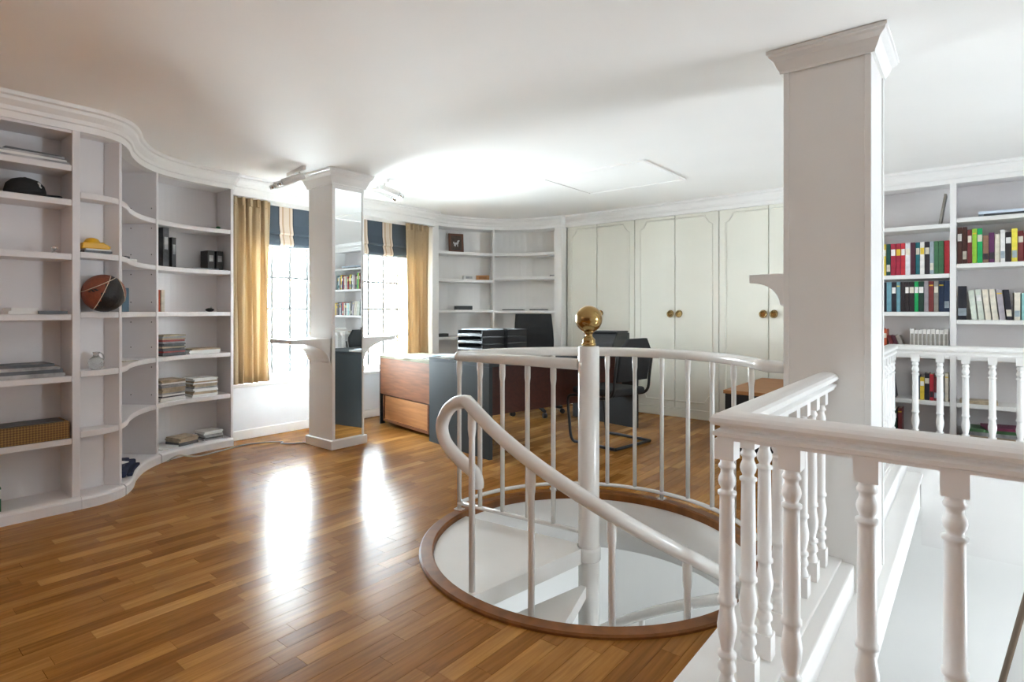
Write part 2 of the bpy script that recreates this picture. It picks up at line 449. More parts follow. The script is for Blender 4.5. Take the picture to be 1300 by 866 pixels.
# edge of the gallery: kerb the balusters stand on, ledge, lower ledge and fascia
b = MB()
k_ = VX+.0005
b.prism([(k_, 1.40), (3.2, 1.40), (3.2, VY0+.17), (-.40, VY0+.17), (-.40, VY1-.02), (3.2, VY1-.02), (3.2, VY1+.2), (k_, VY1+.2)], -.302, .068)
b.prism([(-.585, 1.475), (3.19, 1.475), (3.19, 1.60), (-.445, 1.60), (-.445, VY1+.1), (-.585, VY1+.1)], .068, .080)
struct('trim_3', b, [WHITE], bevel=.006, label='white kerb under the balustrades')
b = MB(); b.box((-.405, VY0+.16, -.075), (-.300, VY1+.01, -.05)); b.box((-.40, VY0+.17, -.32), (-.318, VY1, -.075))
struct('trim_4', b, [WHITE], bevel=.006, label='white stepped ledge along the void')
b = MB(); b.box((-.31, VY1-.03, -.58), (3.2, VY1+.02, .05))
struct('trim_5', b, [WHITE], label='white fascia below the far gallery')

# ------------------------------------------------------------ windows
def window(n, ya, yb, cols):
    xg = -5.30; z0, z1 = WZ
    root = bpy.data.objects.new('window_%d' % n, None); COL.objects.link(root); root.location = (xg, (ya+yb)/2, z0)
    root['kind'] = 'structure'; ORG[root.name] = tuple(root.location)
    fw = .05
    b = MB(); b.box((xg-.03, ya, z0), (xg+.03, ya+fw*.5, z1)); b.box((xg-.03, yb-fw*.5, z0), (xg+.03, yb, z1))
    b.box((xg-.03, ya, z0), (xg+.03, yb, z0+.05)); b.box((xg-.03, ya, z1-.04), (xg+.03, yb, z1))
    part('window_frame', b, WHITE, root)
    ys = [ya+(yb-ya)*i/cols for i in range(cols+1)]
    zs = [z0+.05, .863, 1.177, 1.483, 1.79, z1-.04]
    for y in ys[1:-1]: part('muntin', MB().box((xg-.004, y-.014, z0+.05), (xg+.004, y+.014, z1-.04)), BAR, root)
    for z in zs[1:-1]: part('muntin', MB().box((xg-.0035, ya+.025, z-.012), (xg+.0035, yb-.025, z+.012)), BAR, root)
    for i in range(cols):
        for j in range(len(zs)-1):
            a, c = ys[i]+(.025 if i == 0 else .016), ys[i+1]-(.025 if i == cols-1 else .016)
            part('pane', MB().box((xg-.002, a, zs[j]+.014), (xg+.002, c, zs[j+1]-.014)), GLASS, root)
    return root
window(1, W1[0], W1[1], 5); window(2, W2[0], W2[1], 4)
struct('trim_6', MB().box((-5.44, 2.27, .468), (-5.075, 4.66, .50)), [WHITE], bevel=.006, label='white window board under both windows')
b = MB(); b.box((-5.13, 2.27, 0), (-5.10, 4.66, .468)); struct('trim_7', b, [mat('apron paint', (.78, .79, .82), .5, var=.02)], label='panel below the windows')
struct('baseboard_left', MB().box((-5.13, 2.27, 0), (-5.085, 4.66, .085)), [WHITE], bevel=.006)
struct('trim_8', MB().box((-5.13, 2.27, 2.165), (-4.985, 4.66, H)), [WHITE], label='white curtain box over the windows')

# ------------------------------------------------------------ built-in bookcases along the left wall
FR = [(-4.05, .9715), (-4.058, 1.07), (-4.115, 1.18), (-4.25, 1.27), (-4.45, 1.355), (-4.66, 1.485), (-4.82, 1.66), (-4.905, 1.87), (-4.935, 2.08), (-4.94, 2.25)]
FC = [tuple(p) for p in catmull(FR, 6)]
FRONT = [(-4.05, -.9)]+FC
def idx(i): return i*6
plinth_prof = [(.0005, 0), (.028, 0), (.028, .052), (.020, .064), (.008, .069), (.0005, .0695)]
corn = [(-.06, 2.20), (.004, 2.20), (.010, 2.235), (.02, 2.24), (.024, 2.262), (.045, 2.29), (.05, 2.308), (.065, 2.314), (.07, H-.001), (-.06, H-.001)]
EFR = [(-5.085, 4.68), (-5.06, 4.95), (-4.96, 5.25), (-4.80, 5.50), (-4.56, 5.70), (-4.28, 5.81), (-3.985, 5.85)]
EC = [tuple(p) for p in catmull(EFR, 5)]
CORN_PATH = FRONT+[(-4.985, 2.29), (-4.985, 4.64)]+EC+[(-3.96, 5.90), (3.19, 5.90)]
struct('trim_9', MB().sweep(CORN_PATH, corn, smooth=False), [WHITE], label='white crown moulding over the built-ins')
ZB = [1.85, 1.50, 1.147, .80, .445]
ZA = [2.0, 1.80, 1.485, 1.135, .777, .415]
T = .036
# straight one
A = thing('bookcase', 'straight white built-in bookcase holding two black caps and a woven box', 'bookcase', (-4.17, .3, 0))
XA = -4.30
part('back_panel', MB().box((XA-.02, -.9, .07), (XA, .97, 2.215)), SHELF, A)
part('side_panel', MB().box((XA, .932, .07), (-4.05, .97, 2.215)), SHELF, A, .003)
part('side_panel', MB().box((XA, -.9, .07), (-4.05, -.862, 2.215)), SHELF, A, .003)
part('side_panel', MB().box((XA, .0, .07), (-4.05, .036, 2.215)), SHELF, A, .003)
part('plinth', MB().box((XA, -.9, 0), (-4.05, .97, .07)), SHELF, A)
part('skirting', MB().sweep([(-4.05, -.9), (-4.05, .97)], plinth_prof), SHELF, A)
for z in ZA:
    part('shelf', MB().box((XA, .036, z-T), (-4.058, .932, z)), SHELF, A, .004)
    part('shelf', MB().box((XA, -.862, z-T), (-4.058, 0., z)), SHELF, A, .004)
part('top_panel', MB().box((XA, -.862, 2.185), (-4.06, .932, 2.21)), SHELF, A)

def vpanel(p, q, th, z0, z1):
    P, Q = Vector(p), Vector(q); t = (Q-P).normalized(); n = Vector((-t.y, t.x))*th/2
    return MB().prism([tuple(P+n), tuple(P-n), tuple(Q-n), tuple(Q+n)], z0, z1)
def bay(name, label, front, back, zs, lastpanel=True, paint=SHELF, zt=2.20, firstpanel=True, skirt=True, inset=.006, trim=.0132):
    c = front[len(front)//2]
    if not firstpanel:      # keep clear of the neighbour's side panel
        f0, f1, k0, k1 = Vector(front[0]), Vector(front[1]), Vector(back[0]), Vector(back[1])
        front = [tuple(f0+(f1-f0).normalized()*trim)]+[p for p in front[1:] if (Vector(p)-f0).length > .02]
        back = [tuple(k0+(k1-k0).normalized()*trim)]+[p for p in back[1:] if (Vector(p)-k0).length > .02]
    t = thing(name, label, 'bookcase', (c[0], c[1], 0))
    fr = offset(front, -inset)
    for z in zs: part('shelf', MB().prism(fr+back[::-1], z-T, z), paint, t, .004)
    part('plinth', MB().prism(front+back[::-1], 0.0, .07), paint, t)
    part('top_panel', MB().prism(fr+back[::-1], zt+.001, zt+.018), paint, t)
    bo = offset(back, -.015)
    part('back_panel', MB().prism(back+bo[::-1], 0, zt+.02), paint, t)
    if skirt: part('skirting', MB().sweep(front, plinth_prof), paint, t)
    if firstpanel: part('side_panel', vpanel(front[0], back[0], .024, .07, zt), paint, t, .003)
    if lastpanel: part('side_panel', vpanel(front[-1], back[-1], .024, .07, zt), paint, t, .003)
    return t
i2, i6 = 13, idx(6)-1
Bf = FC[:i2+1]; Bb = [(-4.20, .9715), (-4.202, 1.05), (-4.205, 1.135)]
bay('bookcase', 'narrow rounded white shelf unit holding the basketball', Bf, Bb, ZB, firstpanel=False, trim=.0005)
Cf = FC[i2:i6+1]; off = offset(FC, -.27)
Cb = [(-4.33, 1.075), (-4.42, 1.05)]+off[24:i6+1]
C_ = bay('bookcase', 'concave white shelf unit with a navy bag at its foot', Cf, Cb, ZB, firstpanel=False)
Df = FC[i6:]; Db = off[i6:-1]+[(-5.21, 2.25)]
Db = [(max(x, -5.21), y) for x, y in Db]
D_ = bay('bookcase', 'curved white shelf unit beside the gold curtain with magazine stacks', Df, Db, ZB, firstpanel=False)
# pin holes drilled in the side panel between the two curved units
P0, P1 = Vector(FC[i6]), Vector(off[i6])
for z in (1.93, 1.78, 1.58, 1.43, 1.22, 1.07, .88, .73, .52):
    for f_ in (.14, .74):
        p = P0.lerp(P1, f_); n = Vector((P1.y-P0.y, -(P1.x-P0.x))).normalized()
        if n.y > 0: n = -n
        p = p+n*.0125; part('pin_hole', MB().blob((p.x, p.y, z), (.004, .004, .005), 8, 6), BLACK, C_)


# corner bookcase
off2 = offset(EC, -.27); m_ = 15
ZE = [1.90, 1.555, 1.17, .835, .47]
def corner(front, back, label, zs, fp):
    return bay('bookcase', label, front, back, zs, firstpanel=fp, paint=WHITE, skirt=True)
EL = [(max(x, -5.125+.0), y) for x, y in off2[:m_+1]]
EL = [(-5.125, 4.68), (-5.125, 5.5), (-5.10, 5.75)]
ER = [(-5.10, 5.75), (-4.7, 6.02), (-3.985, 6.12)]
def radial_back(front, depth):
    return offset(front, -depth)
EL = radial_back(EC, .26)[:m_+1]
ER = radial_back(EC, .26)[m_:]
E1 = corner(EC[:m_+1], EL, 'concave corner bookcase bay beside the curtain with a framed picture on it', ZE, True)
E2 = corner(EC[m_:], ER, 'concave corner bookcase bay between the picture bay and the wardrobes', [1.90, 1.595, 1.165, .80, .47], False)

part('stile', MB().box((-5.13, 4.667, .07), (-5.045, 4.77, 2.2)), WHITE, E1, .004)
part('stile', MB().box((-4.075, 5.82, .07), (-3.964, 5.93, 2.2)), WHITE, E2, .004)
# ------------------------------------------------------------ wardrobes
YW = 5.94
def wardrobe(x0, xs, x1, label, knobs):
    t = thing('wardrobe', label, 'wardrobe', ((x0+x1)/2, YW+.1, 0), group='built-in wardrobes')
    part('body', MB().box((x0, YW+.02, 0), (x1, 6.24, 2.22)), CREAM, t)
    part('skirting', MB().box((x0, YW-.01, 0), (x1, YW+.02, .095)), CREAM, t, .004)
    part('frieze', MB().box((x0, YW-.03, 2.243), (x1, YW+.02, H-.005)), CREAM, t)
    for a, c, sgn in ((x0, xs, 1), (xs, x1, -1)):
        d = part('door', MB().box((a+.004, YW-.004, .10), (c-.004, YW+.018, 2.238)), CREAM, t, .002)
        # moulding: three sides of a frame with notched corners, open at the meeting edge
        e = a+.07 if sgn > 0 else c-.07; q = c-.004 if sgn > 0 else a+.004
        n = .075*sgn; zt, zb = 2.165, .175
        path = [(q, zt), (e+n, zt), (e+n*.92, zt-.02), (e+n*.45, zt-.075), (e, zt-.095), (e, zb+.095), (e+n*.45, zb+.075), (e+n*.92, zb+.02), (e+n, zb), (q, zb)]
        part('door_moulding', MB().tube([(x, YW-.004, z) for x, z in path], .008, 6), CREAM, d)
        if knobs:
            kx = c-.05 if sgn > 0 else a+.05; kz = 1.13
            h_ = part('handle', MB().tube([(kx, YW-.004, kz), (kx, YW-.010, kz)], .036, 16), BRASS, d)
            rg = MB().tube([(kx+.031*math.cos(2*PI*k/18), YW-.021, kz-.008+.031*math.sin(2*PI*k/18)) for k in range(18)], .0075, 8, closed=True)
            rg.blob((kx, YW-.018, kz+.022), (.01, .014, .01), 10, 6)
            part('pull_ring', rg, DBRASS, d)
    return t
wardrobe(-3.96, -3.53, -3.03, 'cream double wardrobe next to the corner bookcase, behind the desk equipment', True)
wardrobe(-3.03, -2.547, -2.067, 'cream double wardrobe standing between two other wardrobes', True)
wardrobe(-2.067, -1.579, -1.09, 'cream double wardrobe behind the low wooden chest', True)

# ------------------------------------------------------------ bookcase on the far gallery
YB, YBB = 5.90, 6.20
R_ = thing('bookcase', 'long white built-in bookcase full of books on the far gallery', 'bookcase', (0., 6.05, 0))
part('back_panel', MB().box((-1.087, YBB, 0), (2.6, YBB+.02, 2.23)), SHELF, R_)
part('plinth', MB().box((-1.087, YB+.005, 0.069), (2.6, YBB, .09)), SHELF, R_)
part('top_panel', MB().box((-1.087, YB+.002, 2.215), (2.6, YBB, 2.24)), SHELF, R_)
stiles = [-1.066, -.142, .80, 1.70, 2.58]
for x in stiles: part('stile', MB().box((x-.021, YB-.004, .07), (x+.021, YBB, 2.22)), WHITE, R_, .003)
ZR = [[1.878, 1.464, 1.147, .79, .40], [1.914, 1.54, 1.082, .786, .40], [1.90, 1.5, 1.1, .79, .40], [1.9, 1.5, 1.1, .79, .40]]
for k, zs in enumerate(ZR):
    for z in zs: part('shelf', MB().box((stiles[k]+.021, YB+.004, z-.036), (stiles[k+1]-.021, YBB, z)), WHITE, R_, .004)

# ------------------------------------------------------------ columns
def moulded_cap(x0, y0, x1, y1, z0, z1, o):
    path = [(x0, y0), (x0, y1), (x1, y1), (x1, y0)]   # clockwise: outside is on the left, so offsets are negative
    h = z1-z0
    prof = [(.01, z0), (-.012, z0), (-.014, z0+.1*h), (-.4*o, z0+.3*h), (-.55*o, z0+.55*h), (-.85*o, z0+.72*h), (-.9*o, z0+.82*h), (-o, z0+.85*h), (-o, z1), (.01, z1)]
    return MB().sweep(path, prof, closed=True)
def corbel(poly_t, axis, a, c): return MB().extr(poly_t, axis, a, c)
def arc_bracket(L_, hgt, th):
    """profile (out, down) of a quarter-round corbel with a top slab"""
    pts = [(0, 0), (L_, 0), (L_, -th), (L_*.93, -th)]
    for k in range(1, 10):
        a = PI/2*k/10; pts.append((L_*.93-(L_*.93-.02)*math.sin(a), -hgt*.92+(hgt*.92-th)*math.cos(a)))
    pts += [(.02, -hgt*.92), (0, -hgt)]
    return pts
MC = thing('mirrored_column', 'square white column with a tall mirror and curved brackets near the windows', 'column', (-4.32, 2.86, 0))
mx0, my0, mx1, my1 = -4.495, 2.705, -4.14, 3.02
part('shaft', MB().box((mx0, my0, .0), (mx1-.012, my1, H)), WHITE, MC, .004)
part('base', MB().box((mx0-.022, my0-.022, 0), (mx1+.022, my1+.022, .075)), WHITE, MC, .006)
part('capital', moulded_cap(mx0, my0, mx1, my1, H-.125, H-.002, .065), WHITE, MC)
part('mirror', MB().box((mx1-.012, my0+.028, .075), (mx1-.004, my1-.018, H-.155)), COATED, MC)
b = MB(); b.box((mx1-.012, my0, .07), (mx1+.002, my0+.026, H-.12)); b.box((mx1-.012, my1-.016, .07), (mx1+.002, my1, H-.12)); b.box((mx1-.012, my0, H-.155), (mx1+.001, my1, H-.12))
part('mirror_frame', b, WHITE, MC)
pr_ = arc_bracket(.36, .21, .035)
part('bracket', MB().extr([(my0-o, .925+z) for o, z in pr_], 'x', mx0+.01, mx1-.012), WHITE, MC, .004)
part('bracket', MB().extr([(my1+o, .925+z) for o, z in pr_], 'x', mx0+.01, mx1-.012), WHITE, MC, .004)
part('bracket_plate', MB().box((mx1-.045, my0-.014, .70), (mx1-.012, my0, .925)), WHITE, MC, .003)

BC = thing('column', 'square white panelled column rising behind the balustrade to the ceiling', 'column', (-.51, 2.99, -.3))
bx0, by0, bx1, by1 = -.681, 2.80, -.337, 3.16
part('shaft', MB().box((bx0, by0, -.30), (bx1, by1, H)), WHITE, BC, .004)
part('capital', moulded_cap(bx0, by0, bx1, by1, H-.10, H-.002, .06), WHITE, BC)
for xa, xb in ((bx0+.001, bx0+.024), (bx1-.026, bx1-.001)):
    part('corner_strip', MB().box((xa, by0-.007, .07), (xb, by0, H-.10)), WHITE, BC, .002)
part('corner_strip', MB().box((bx1, by1-.03, -.03), (bx1+.006, by1-.001, H-.10)), WHITE, BC, .002)
part('bracket', MB().extr([(bx0-o, 1.325+z) for o, z in arc_bracket(.155, .155, .04)], 'y', by0+.01, by1-.01), WHITE, BC, .003)

# ------------------------------------------------------------ spiral staircase
SP = thing('spiral_staircase', 'white steel spiral staircase winding down through the round opening', 'staircase', (CX, CY, LZ))
part('pole', MB().lathe([(.052, LZ), (.052, .974), (.048, .978), (0, .978)], (CX, CY, 0), 28), STEEL, SP)
part('pole_collar', MB().lathe([(.052, -.012), (.058, -.012), (.058, -.03), (.058, -.075), (.052, -.08)], (CX, CY, 0), 24), STEEL, SP)
fb = part('finial_base', MB().lathe([(.030, .978), (.036, .982), (.036, .992), (.030, .998), (.033, 1.003), (.031, 1.012), (.020, 1.024), (.017, 1.034), (.022, 1.044), (.030, 1.050), (.022, 1.056), (0, 1.058)], (CX, CY, 0), 24), BRASS, SP)
part('ball_finial', MB().blob((CX, CY, 1.112), (.067, .067, .067), 32, 20), BRASS, SP)
STEP, RISE = 24.7, .18
def rad(a): return math.radians(a)
def pol(r, a, z=None):
    p = (CX+r*math.cos(rad(a)), CY+r*math.sin(rad(a))); return p if z is None else p+(z,)
def sector(a0, a1, r0, r1, n=10):
    return [pol(r0, a0), ]+[pol(r1, a0+(a1-a0)*k/n) for k in range(n+1)]+[pol(r0, a1)]
tz = lambda i: -.012-RISE*i
b = MB().prism(sector(187, 262, .051, .760, 24), tz(0)-.018, tz(0))
b.prism(sector(260.2, 262, .051, .755, 2), tz(0)-.075, tz(0)-.018)
part('landing_tread', b, STEEL, SP)
for i in range(1, 14):
    a0 = 262+STEP*(i-1)-4; a1 = 262+STEP*i
    b = MB().prism(sector(a0, a1, .051, .745, 8), tz(i)-.018, tz(i)); b.prism(sector(a1-2.2, a1, .051, .74, 2), tz(i)-.06, tz(i)-.018)
    part('tread', b, STEEL, SP)
RH = .715
path = [(-1.622, 1.752, .412), (-1.622, 1.752, .44), (-1.645, 1.752, .475), (-1.722, 1.748, .515), (-1.800, 1.744, .575), (-1.822, 1.742, .645), (-1.785, 1.738, .715), (-1.725, 1.734, .757), (-1.662, 1.735, .770)]
path = [tuple(p) for p in catmull(path, 5)]
a = 262.
rp = []
while a < 262+STEP*13.4:
    rp.append(pol(RH, a, .772-RISE*(a-257)/STEP)); a += 6
path += rp[0:]
part('handrail', MB().tube(path, .029, 12), STEEL, SP)
for i in range(0, 14):
    a = 259.3+STEP*i*1.0-.2*i
    x, y = pol(RH, a); zt = .772-RISE*(a-257)/STEP-.015; z0 = tz(i)-.02
    bb = MB().tube([(x, y, z0), (x, y, zt-.115), (x, y, zt-.08), (x, y, zt)], [.0135, .0135, .018, .018], 10)
    part('baluster', bb, STEEL, SP)

# guard rail round the back of the opening
GR = thing('stair_guard_rail', 'white steel guard rail curving round the back of the stair opening', 'railing', (CX, CY+.8, 0))
RG = .812; ZG = .895; A0, A1 = 186.5, 34.
arc = [pol(RG, A0+(A1-A0)*k/48, ZG) for k in range(49)]
def fillet(z, r_in):
    S0 = Vector(pol(RG, A0, z)); d1 = (Vector(pol(r_in, A0, z))-S0).normalized()
    return S0, d1
arc2 = arc+[pol(RG+.0, 32.3, ZG)]+[(-.765, CY+.425, ZG-.004), (-.681, CY+.44, ZG-.006)]
part('handrail', MB().tube(arc2, .029, 12), STEEL, GR)
part('radial_handrail', MB().tube([pol(RG+.005, A0, ZG-.002), pol(.4, A0, ZG-.006), pol(.054, A0, ZG-.01)], .0285, 12).blob(pol(RG, A0, ZG-.001), (.0295, .0295, .029), 14, 10), STEEL, GR)
part('bottom_rail', MB().tube([pol(RG, A0+(A1-A0)*k/48, .052) for k in range(49)]+[(-.70, CY+.44, .05)], .011, 8, flat=(1, 1.5)), STEEL, GR)
part('radial_bottom_rail', MB().tube([pol(RG, A0, .052), pol(.054, A0, .05)], .011, 8, flat=(1, 1.5)).blob(pol(RG, A0, .052), (.014, .014, .012), 10, 8), STEEL, GR)
def guard_bar(p, z0, zt):
    x, y = p
    part('baluster', MB().tube([(x, y, z0), (x, y, zt-.12), (x, y, zt-.09), (x, y, zt)], [.0125, .0125, .0165, .0165], 10), STEEL, GR)
for k in range(13):
    a = 186.5-12.2*k
    if a < 36: break
    ft = k % 4 == 0
    guard_bar(pol(RG, a), .010 if ft else .045, ZG)
    if ft:
        x, y = pol(RG, a); part('foot_plate', MB().obox((x, y, .0175), (.026, .018, .0028), rad(a)), STEEL, GR)
for r in (.665, .515, .355, .20): guard_bar(pol(r, A0), .045, ZG-.006)

# ------------------------------------------------------------ turned balustrades
half = [(.028, .812), (.028, .820), (.036, .823), (.037, .833), (.031, .837), (.022, .840), (.022, .847), (.038, .851), (.0435, .860), (.042, .870), (.034, .878), (.018, .8835), (.006, .885)]
rail_prof = half+[(-o, z) for o, z in half[::-1]]
BALH = .732
prof_t = [(.075, .020), (.088, .021), (.097, .026), (.105, .026), (.113, .019), (.125, .0195), (.142, .0255), (.155, .027), (.168, .0245), (.180, .019), (.188, .0195), (.193, .0285), (.203, .0285), (.209, .0225),
          (.22, .0225), (.40, .0245), (.578, .0245), (.585, .0295), (.598, .0295), (.604, .022), (.62, .0225), (.65, .0265), (.68, .0305), (.71, .0285), (.74, .023), (.765, .019), (.773, .0195), (.78, .0285), (.793, .0285), (.80, .020),
          (.812, .0225), (.828, .0275), (.842, .0275), (.852, .020), (.865, .021), (.885, .0265), (.905, .0285)]
bal_b = MB().box((-.025, -.025, 0), (.025, .025, BALH*.10)).box((-.025, -.025, BALH*.927), (.025, .025, BALH))
bal_b.lathe([(r*.84, BALH*(1-t)) for t, r in prof_t[::-1]], (0, 0, 0), 18)
BALM = mesh_of('baluster', bal_b); BALM.materials.append(WHITE)
def put_baluster(x, y, z, parent):
    o = bpy.data.objects.new('baluster', BALM); COL.objects.link(o); o.parent = parent
    q = ORG[parent.name]; o.location = (x-q[0], y-q[1], z-q[2])
N1 = thing('balustrade', 'white turned-baluster balustrade meeting the square column, beside the spiral stair', 'balustrade', (-.5, 1.53, .08))
BX, BYN = -.502, 1.535
part('handrail', MB().sweep([(BX, 2.797), (BX, BYN), (3.15, BYN)][::-1], rail_prof), WHITE, N1)
for k in range(7): put_baluster(BX-.006, 1.70+.163*k, .08, N1) if 1.70+.163*k < 2.78 else None
for x in [-.515+.1605*k for k in range(1, 22)]: put_baluster(x, BYN, .08, N1)
put_baluster(-.513, BYN, .08, N1)
N2 = thing('balustrade', 'white turned-baluster balustrade across the void, before the book-filled shelves', 'balustrade', (-.5, 5.3, .08))
YF = 5.28
b = MB().sweep([(BX, 3.165), (BX, YF), (3.15, YF)], [(o, z+.012) for o, z in rail_prof]); part('handrail', b, WHITE, N2)
part('bottom_rail', MB().box((-.545, 3.17, .08), (-.46, 5.31, .092)).box((-.46, 5.235, .08), (3.15, 5.31, .092)), WHITE, N2)
for k in range(13): put_baluster(BX, 3.30+.163*k, .092, N2) if 3.30+.163*k < 5.2 else None
for k in range(26): put_baluster(BX+.149*k, YF, .092, N2) if BX+.149*k < 3.1 else None

# ------------------------------------------------------------ desk group (turned about 10 degrees)
DA = math.radians(-10.1); DO = (-3.747, 3.426, 0)
def dloc(x, y, z=0):
    c, s_ = math.cos(DA), math.sin(DA); return (DO[0]+c*x-s_*y, DO[1]+s_*x+c*y, z)
DK = thing('office_desk', 'large desk with charcoal end panels and red walnut modesty panel', 'desk', DO, DA)
DW, DL, DZ = .855, 1.88, .745
part('desktop', MB().box((-.0, -.0, DZ-.028), (DW, DL, DZ)), GREYLAM, DK, .003)
part('end_panel', MB().box((0, 0, 0), (DW, .035, DZ-.028)), GREYLAM, DK, .002)
part('end_panel', MB().box((0, DL-.035, 0), (DW, DL, DZ-.028)), BLACK, DK, .002)
part('modesty_panel', MB().box((DW-.20, .035, .30), (DW-.178, DL-.035, DZ-.028)), DWAL, DK)
CB = thing('desk_return', 'low walnut-fronted return cabinet at the window end of the desk', 'cabinet', dloc(-1.02, .05), DA)
part('body', MB().box((0, .04, .03), (1.0, .50, .675)), GREYLAM, CB)
part('top', MB().box((-.01, 0, .675), (1.01, .52, .70)), mat('sheen-tinted veneer top', (.25, .24, .18), .6, spec=.05, var=.08), CB, .003)  # pale greenish sheen of the top is put into its base colour
part('front_panel', MB().box((.02, .0, .31), (1.0, .04, .675)), WALNUT, CB, .002)
dr = part('drawer', MB().box((.09, .012, .06), (.90, .04, .295)), OAKV, CB, .002)
fr = MB(); fr.box((.065, .004, .035), (.925, .02, .06)); fr.box((.065, .004, .06), (.09, .02, .30)); fr.box((.90, .004, .06), (.925, .02, .30))
part('drawer_frame', fr, WALNUT, CB)
part('side_post', MB().box((0, .0, 0), (.02, .05, .675)), BLACK, CB); part('side_post', MB().box((.955, .0, 0), (.985, .03, .31)), BLACK, CB)
for x in (.2, .75): part('castor', MB().tube([(x, .12, .025), (x+.03, .12, .025)], .024, 12), BLACK, CB)

def sheet_stack(name, label, loc, rz, specs, group=None, cat='papers'):
    """specs: (length, width, thickness, material, twist)"""
    t = thing(name, label, cat, loc, rz, group, local=True); z = 0
    for (l, w_, h_, m, tw) in specs:
        b = MB().obox((0, 0, z+h_/2), (l/2, w_/2, h_/2-.0002), tw)
        part('magazine' if h_ > .003 else 'sheet', b, m, t); z += h_
    return t
sheet_stack('paper_pile', 'loose bluish papers spread on the low return cabinet', dloc(-.45, .20, .70), .2, [(.42, .30, .004, PAPER, .1), (.30, .21, .004, PAPERB, .5), (.30, .21, .004, PAPER, -.25), (.25, .2, .004, PAPERB, .15)])
sheet_stack('paper_pile', 'white and blue papers on the charcoal desk corner', dloc(.17, .10, DZ), -.17, [(.30, .21, .006, PAPER, 0), (.30, .21, .008, PAPERB, .3), (.3, .21, .006, PAPER, -.2), (.26, .2, .006, PAPERB, .5)])
# letter trays
LT = thing('letter_tray', 'stacked black letter trays with papers on the desk', 'letter tray', dloc(.25, .385, DZ), DA+.05)
for k in range(4):
    z = .002+.062*k
    b = MB().box((-.17, -.13, z), (.17, .13, z+.004)); b.box((-.17, -.13, z), (-.166, .13, z+.05)); b.box((.166, -.13, z), (.17, .13, z+.05)); b.box((-.17, .126, z), (.17, .13, z+.05)); b.box((-.17, -.13, z), (.17, -.126, z+.02))
    part('tray', b, BLACK, LT)
    if k > 0: part('papers', MB().obox((0, 0, z+.012), (.15, .11, .008), .02), PAPERD if k == 1 else PAPERG, LT)
part('papers', MB().obox((.02, 0, .246), (.15, .11, .004), .1), [PAPERB], LT)
LT2 = thing('letter_tray', 'second black letter tray box beside the first on the desk', 'letter tray', dloc(.29, .645, DZ), DA+.05)
for k in range(4):
    z = .002+.062*k
    b = MB().box((-.15, -.12, z), (.15, .12, z+.004)); b.box((-.15, -.12, z), (-.146, .12, z+.055)); b.box((.146, -.12, z), (.15, .12, z+.055)); b.box((-.15, -.12, z), (.15, -.116, z+.055)); b.box((-.15, .116, z), (.15, .12, z+.055))
    part('tray', b, BLACK, LT2)
# printer / monitor seen from behind
PRN = thing('printer', 'black boxy printer at the far end of the desk', 'printer', dloc(.64, 1.64, DZ), DA+.25)
b = MB().extr([(-.20, 0), (.19, 0), (.19, .19), (.14, .20), (-.10, .20), (-.20, .10)], 'x', -.17, .17)
part('body', b, BLACK, PRN, .008)
part('lid', MB().box((-.165, -.12, .20), (.165, .17, .212)), BLACK, PRN, .004)
part('paper_tray', MB().box((-.13, -.32, .03), (.13, -.20, .04)), BLACK, PRN)
for k in range(6): part('vent', MB().box((.1705, -.10+.04*k, .13), (.1715, -.08+.04*k, .165)), GREYLAM, PRN)
sheet_stack('document_folder', 'flat dark folder lying on the desk near the printer', dloc(.62, 1.05, DZ), DA, [(.30, .24, .012, PAPERD, 0), (.28, .22, .006, PAPER, .05)], cat='folder')

# office chair behind the desk
OC = thing('office_chair', 'black high-backed swivel office chair behind the desk', 'chair', (-3.85, 5.12, 0), math.radians(-50))
# local: +x faces the desk
part('seat', MB().box((-.25, -.25, .43), (.25, .25, .52)), FABRIC, OC, .04, 3)
b = MB(); n = 8; vs = []
for i in range(n+1):
    t = i/n; z = .50+.62*t; xo = -.26-.10*t*t+.03*math.sin(PI*t); w_ = .235-.05*abs(t-.45)**1.3
    vs.append([(xo-.03, -w_, z), (xo+.045, -w_, z), (xo+.045, w_, z), (xo-.03, w_, z)])
for i in range(n):
    b.add(vs[i]+vs[i+1], [(0,1,5,4),(1,2,6,5),(2,3,7,6),(3,0,4,7)])
b.add(vs[0], [(3,2,1,0)]); b.add(vs[-1], [(0,1,2,3)])
bmx = part('backrest', b, FABRIC, OC, .015, 3)
part('back_bar', MB().tube([(-.05, 0, .42), (-.25, 0, .42), (-.31, 0, .50), (-.30, 0, .75)], .025, 10), BLACK, OC)
for s_ in (-1, 1):
    part('armrest', MB().tube([(-.12, s_*.25, .47), (-.12, s_*.30, .47), (-.10, s_*.30, .66), (.16, s_*.30, .68)], .02, 10), BLACK, OC)
part('gas_column', MB().lathe([(.03, .10), (.03, .28), (.02, .28), (.02, .43)], (0, 0, 0), 14), CHROME, OC)
for k in range(5):
    a = 2*PI*k/5+.3
    lg = part('leg', MB().tube([(0, 0, .12), (.15*math.cos(a), .15*math.sin(a), .10), (.31*math.cos(a), .31*math.sin(a), .07)], [.03, .026, .018], 10), BLACK, OC)
    part('castor', MB().tube([(.31*math.cos(a)-.02*math.sin(a), .31*math.sin(a)+.02*math.cos(a), .028), (.31*math.cos(a)+.02*math.sin(a), .31*math.sin(a)-.02*math.cos(a), .028)], .028, 12), BLACK, lg)

# cantilever visitor chair before the desk
VC = thing('visitor_chair', 'black cantilever visitor chair with its back to the stair', 'chair', (-2.50, 4.42, 0), math.radians(172))
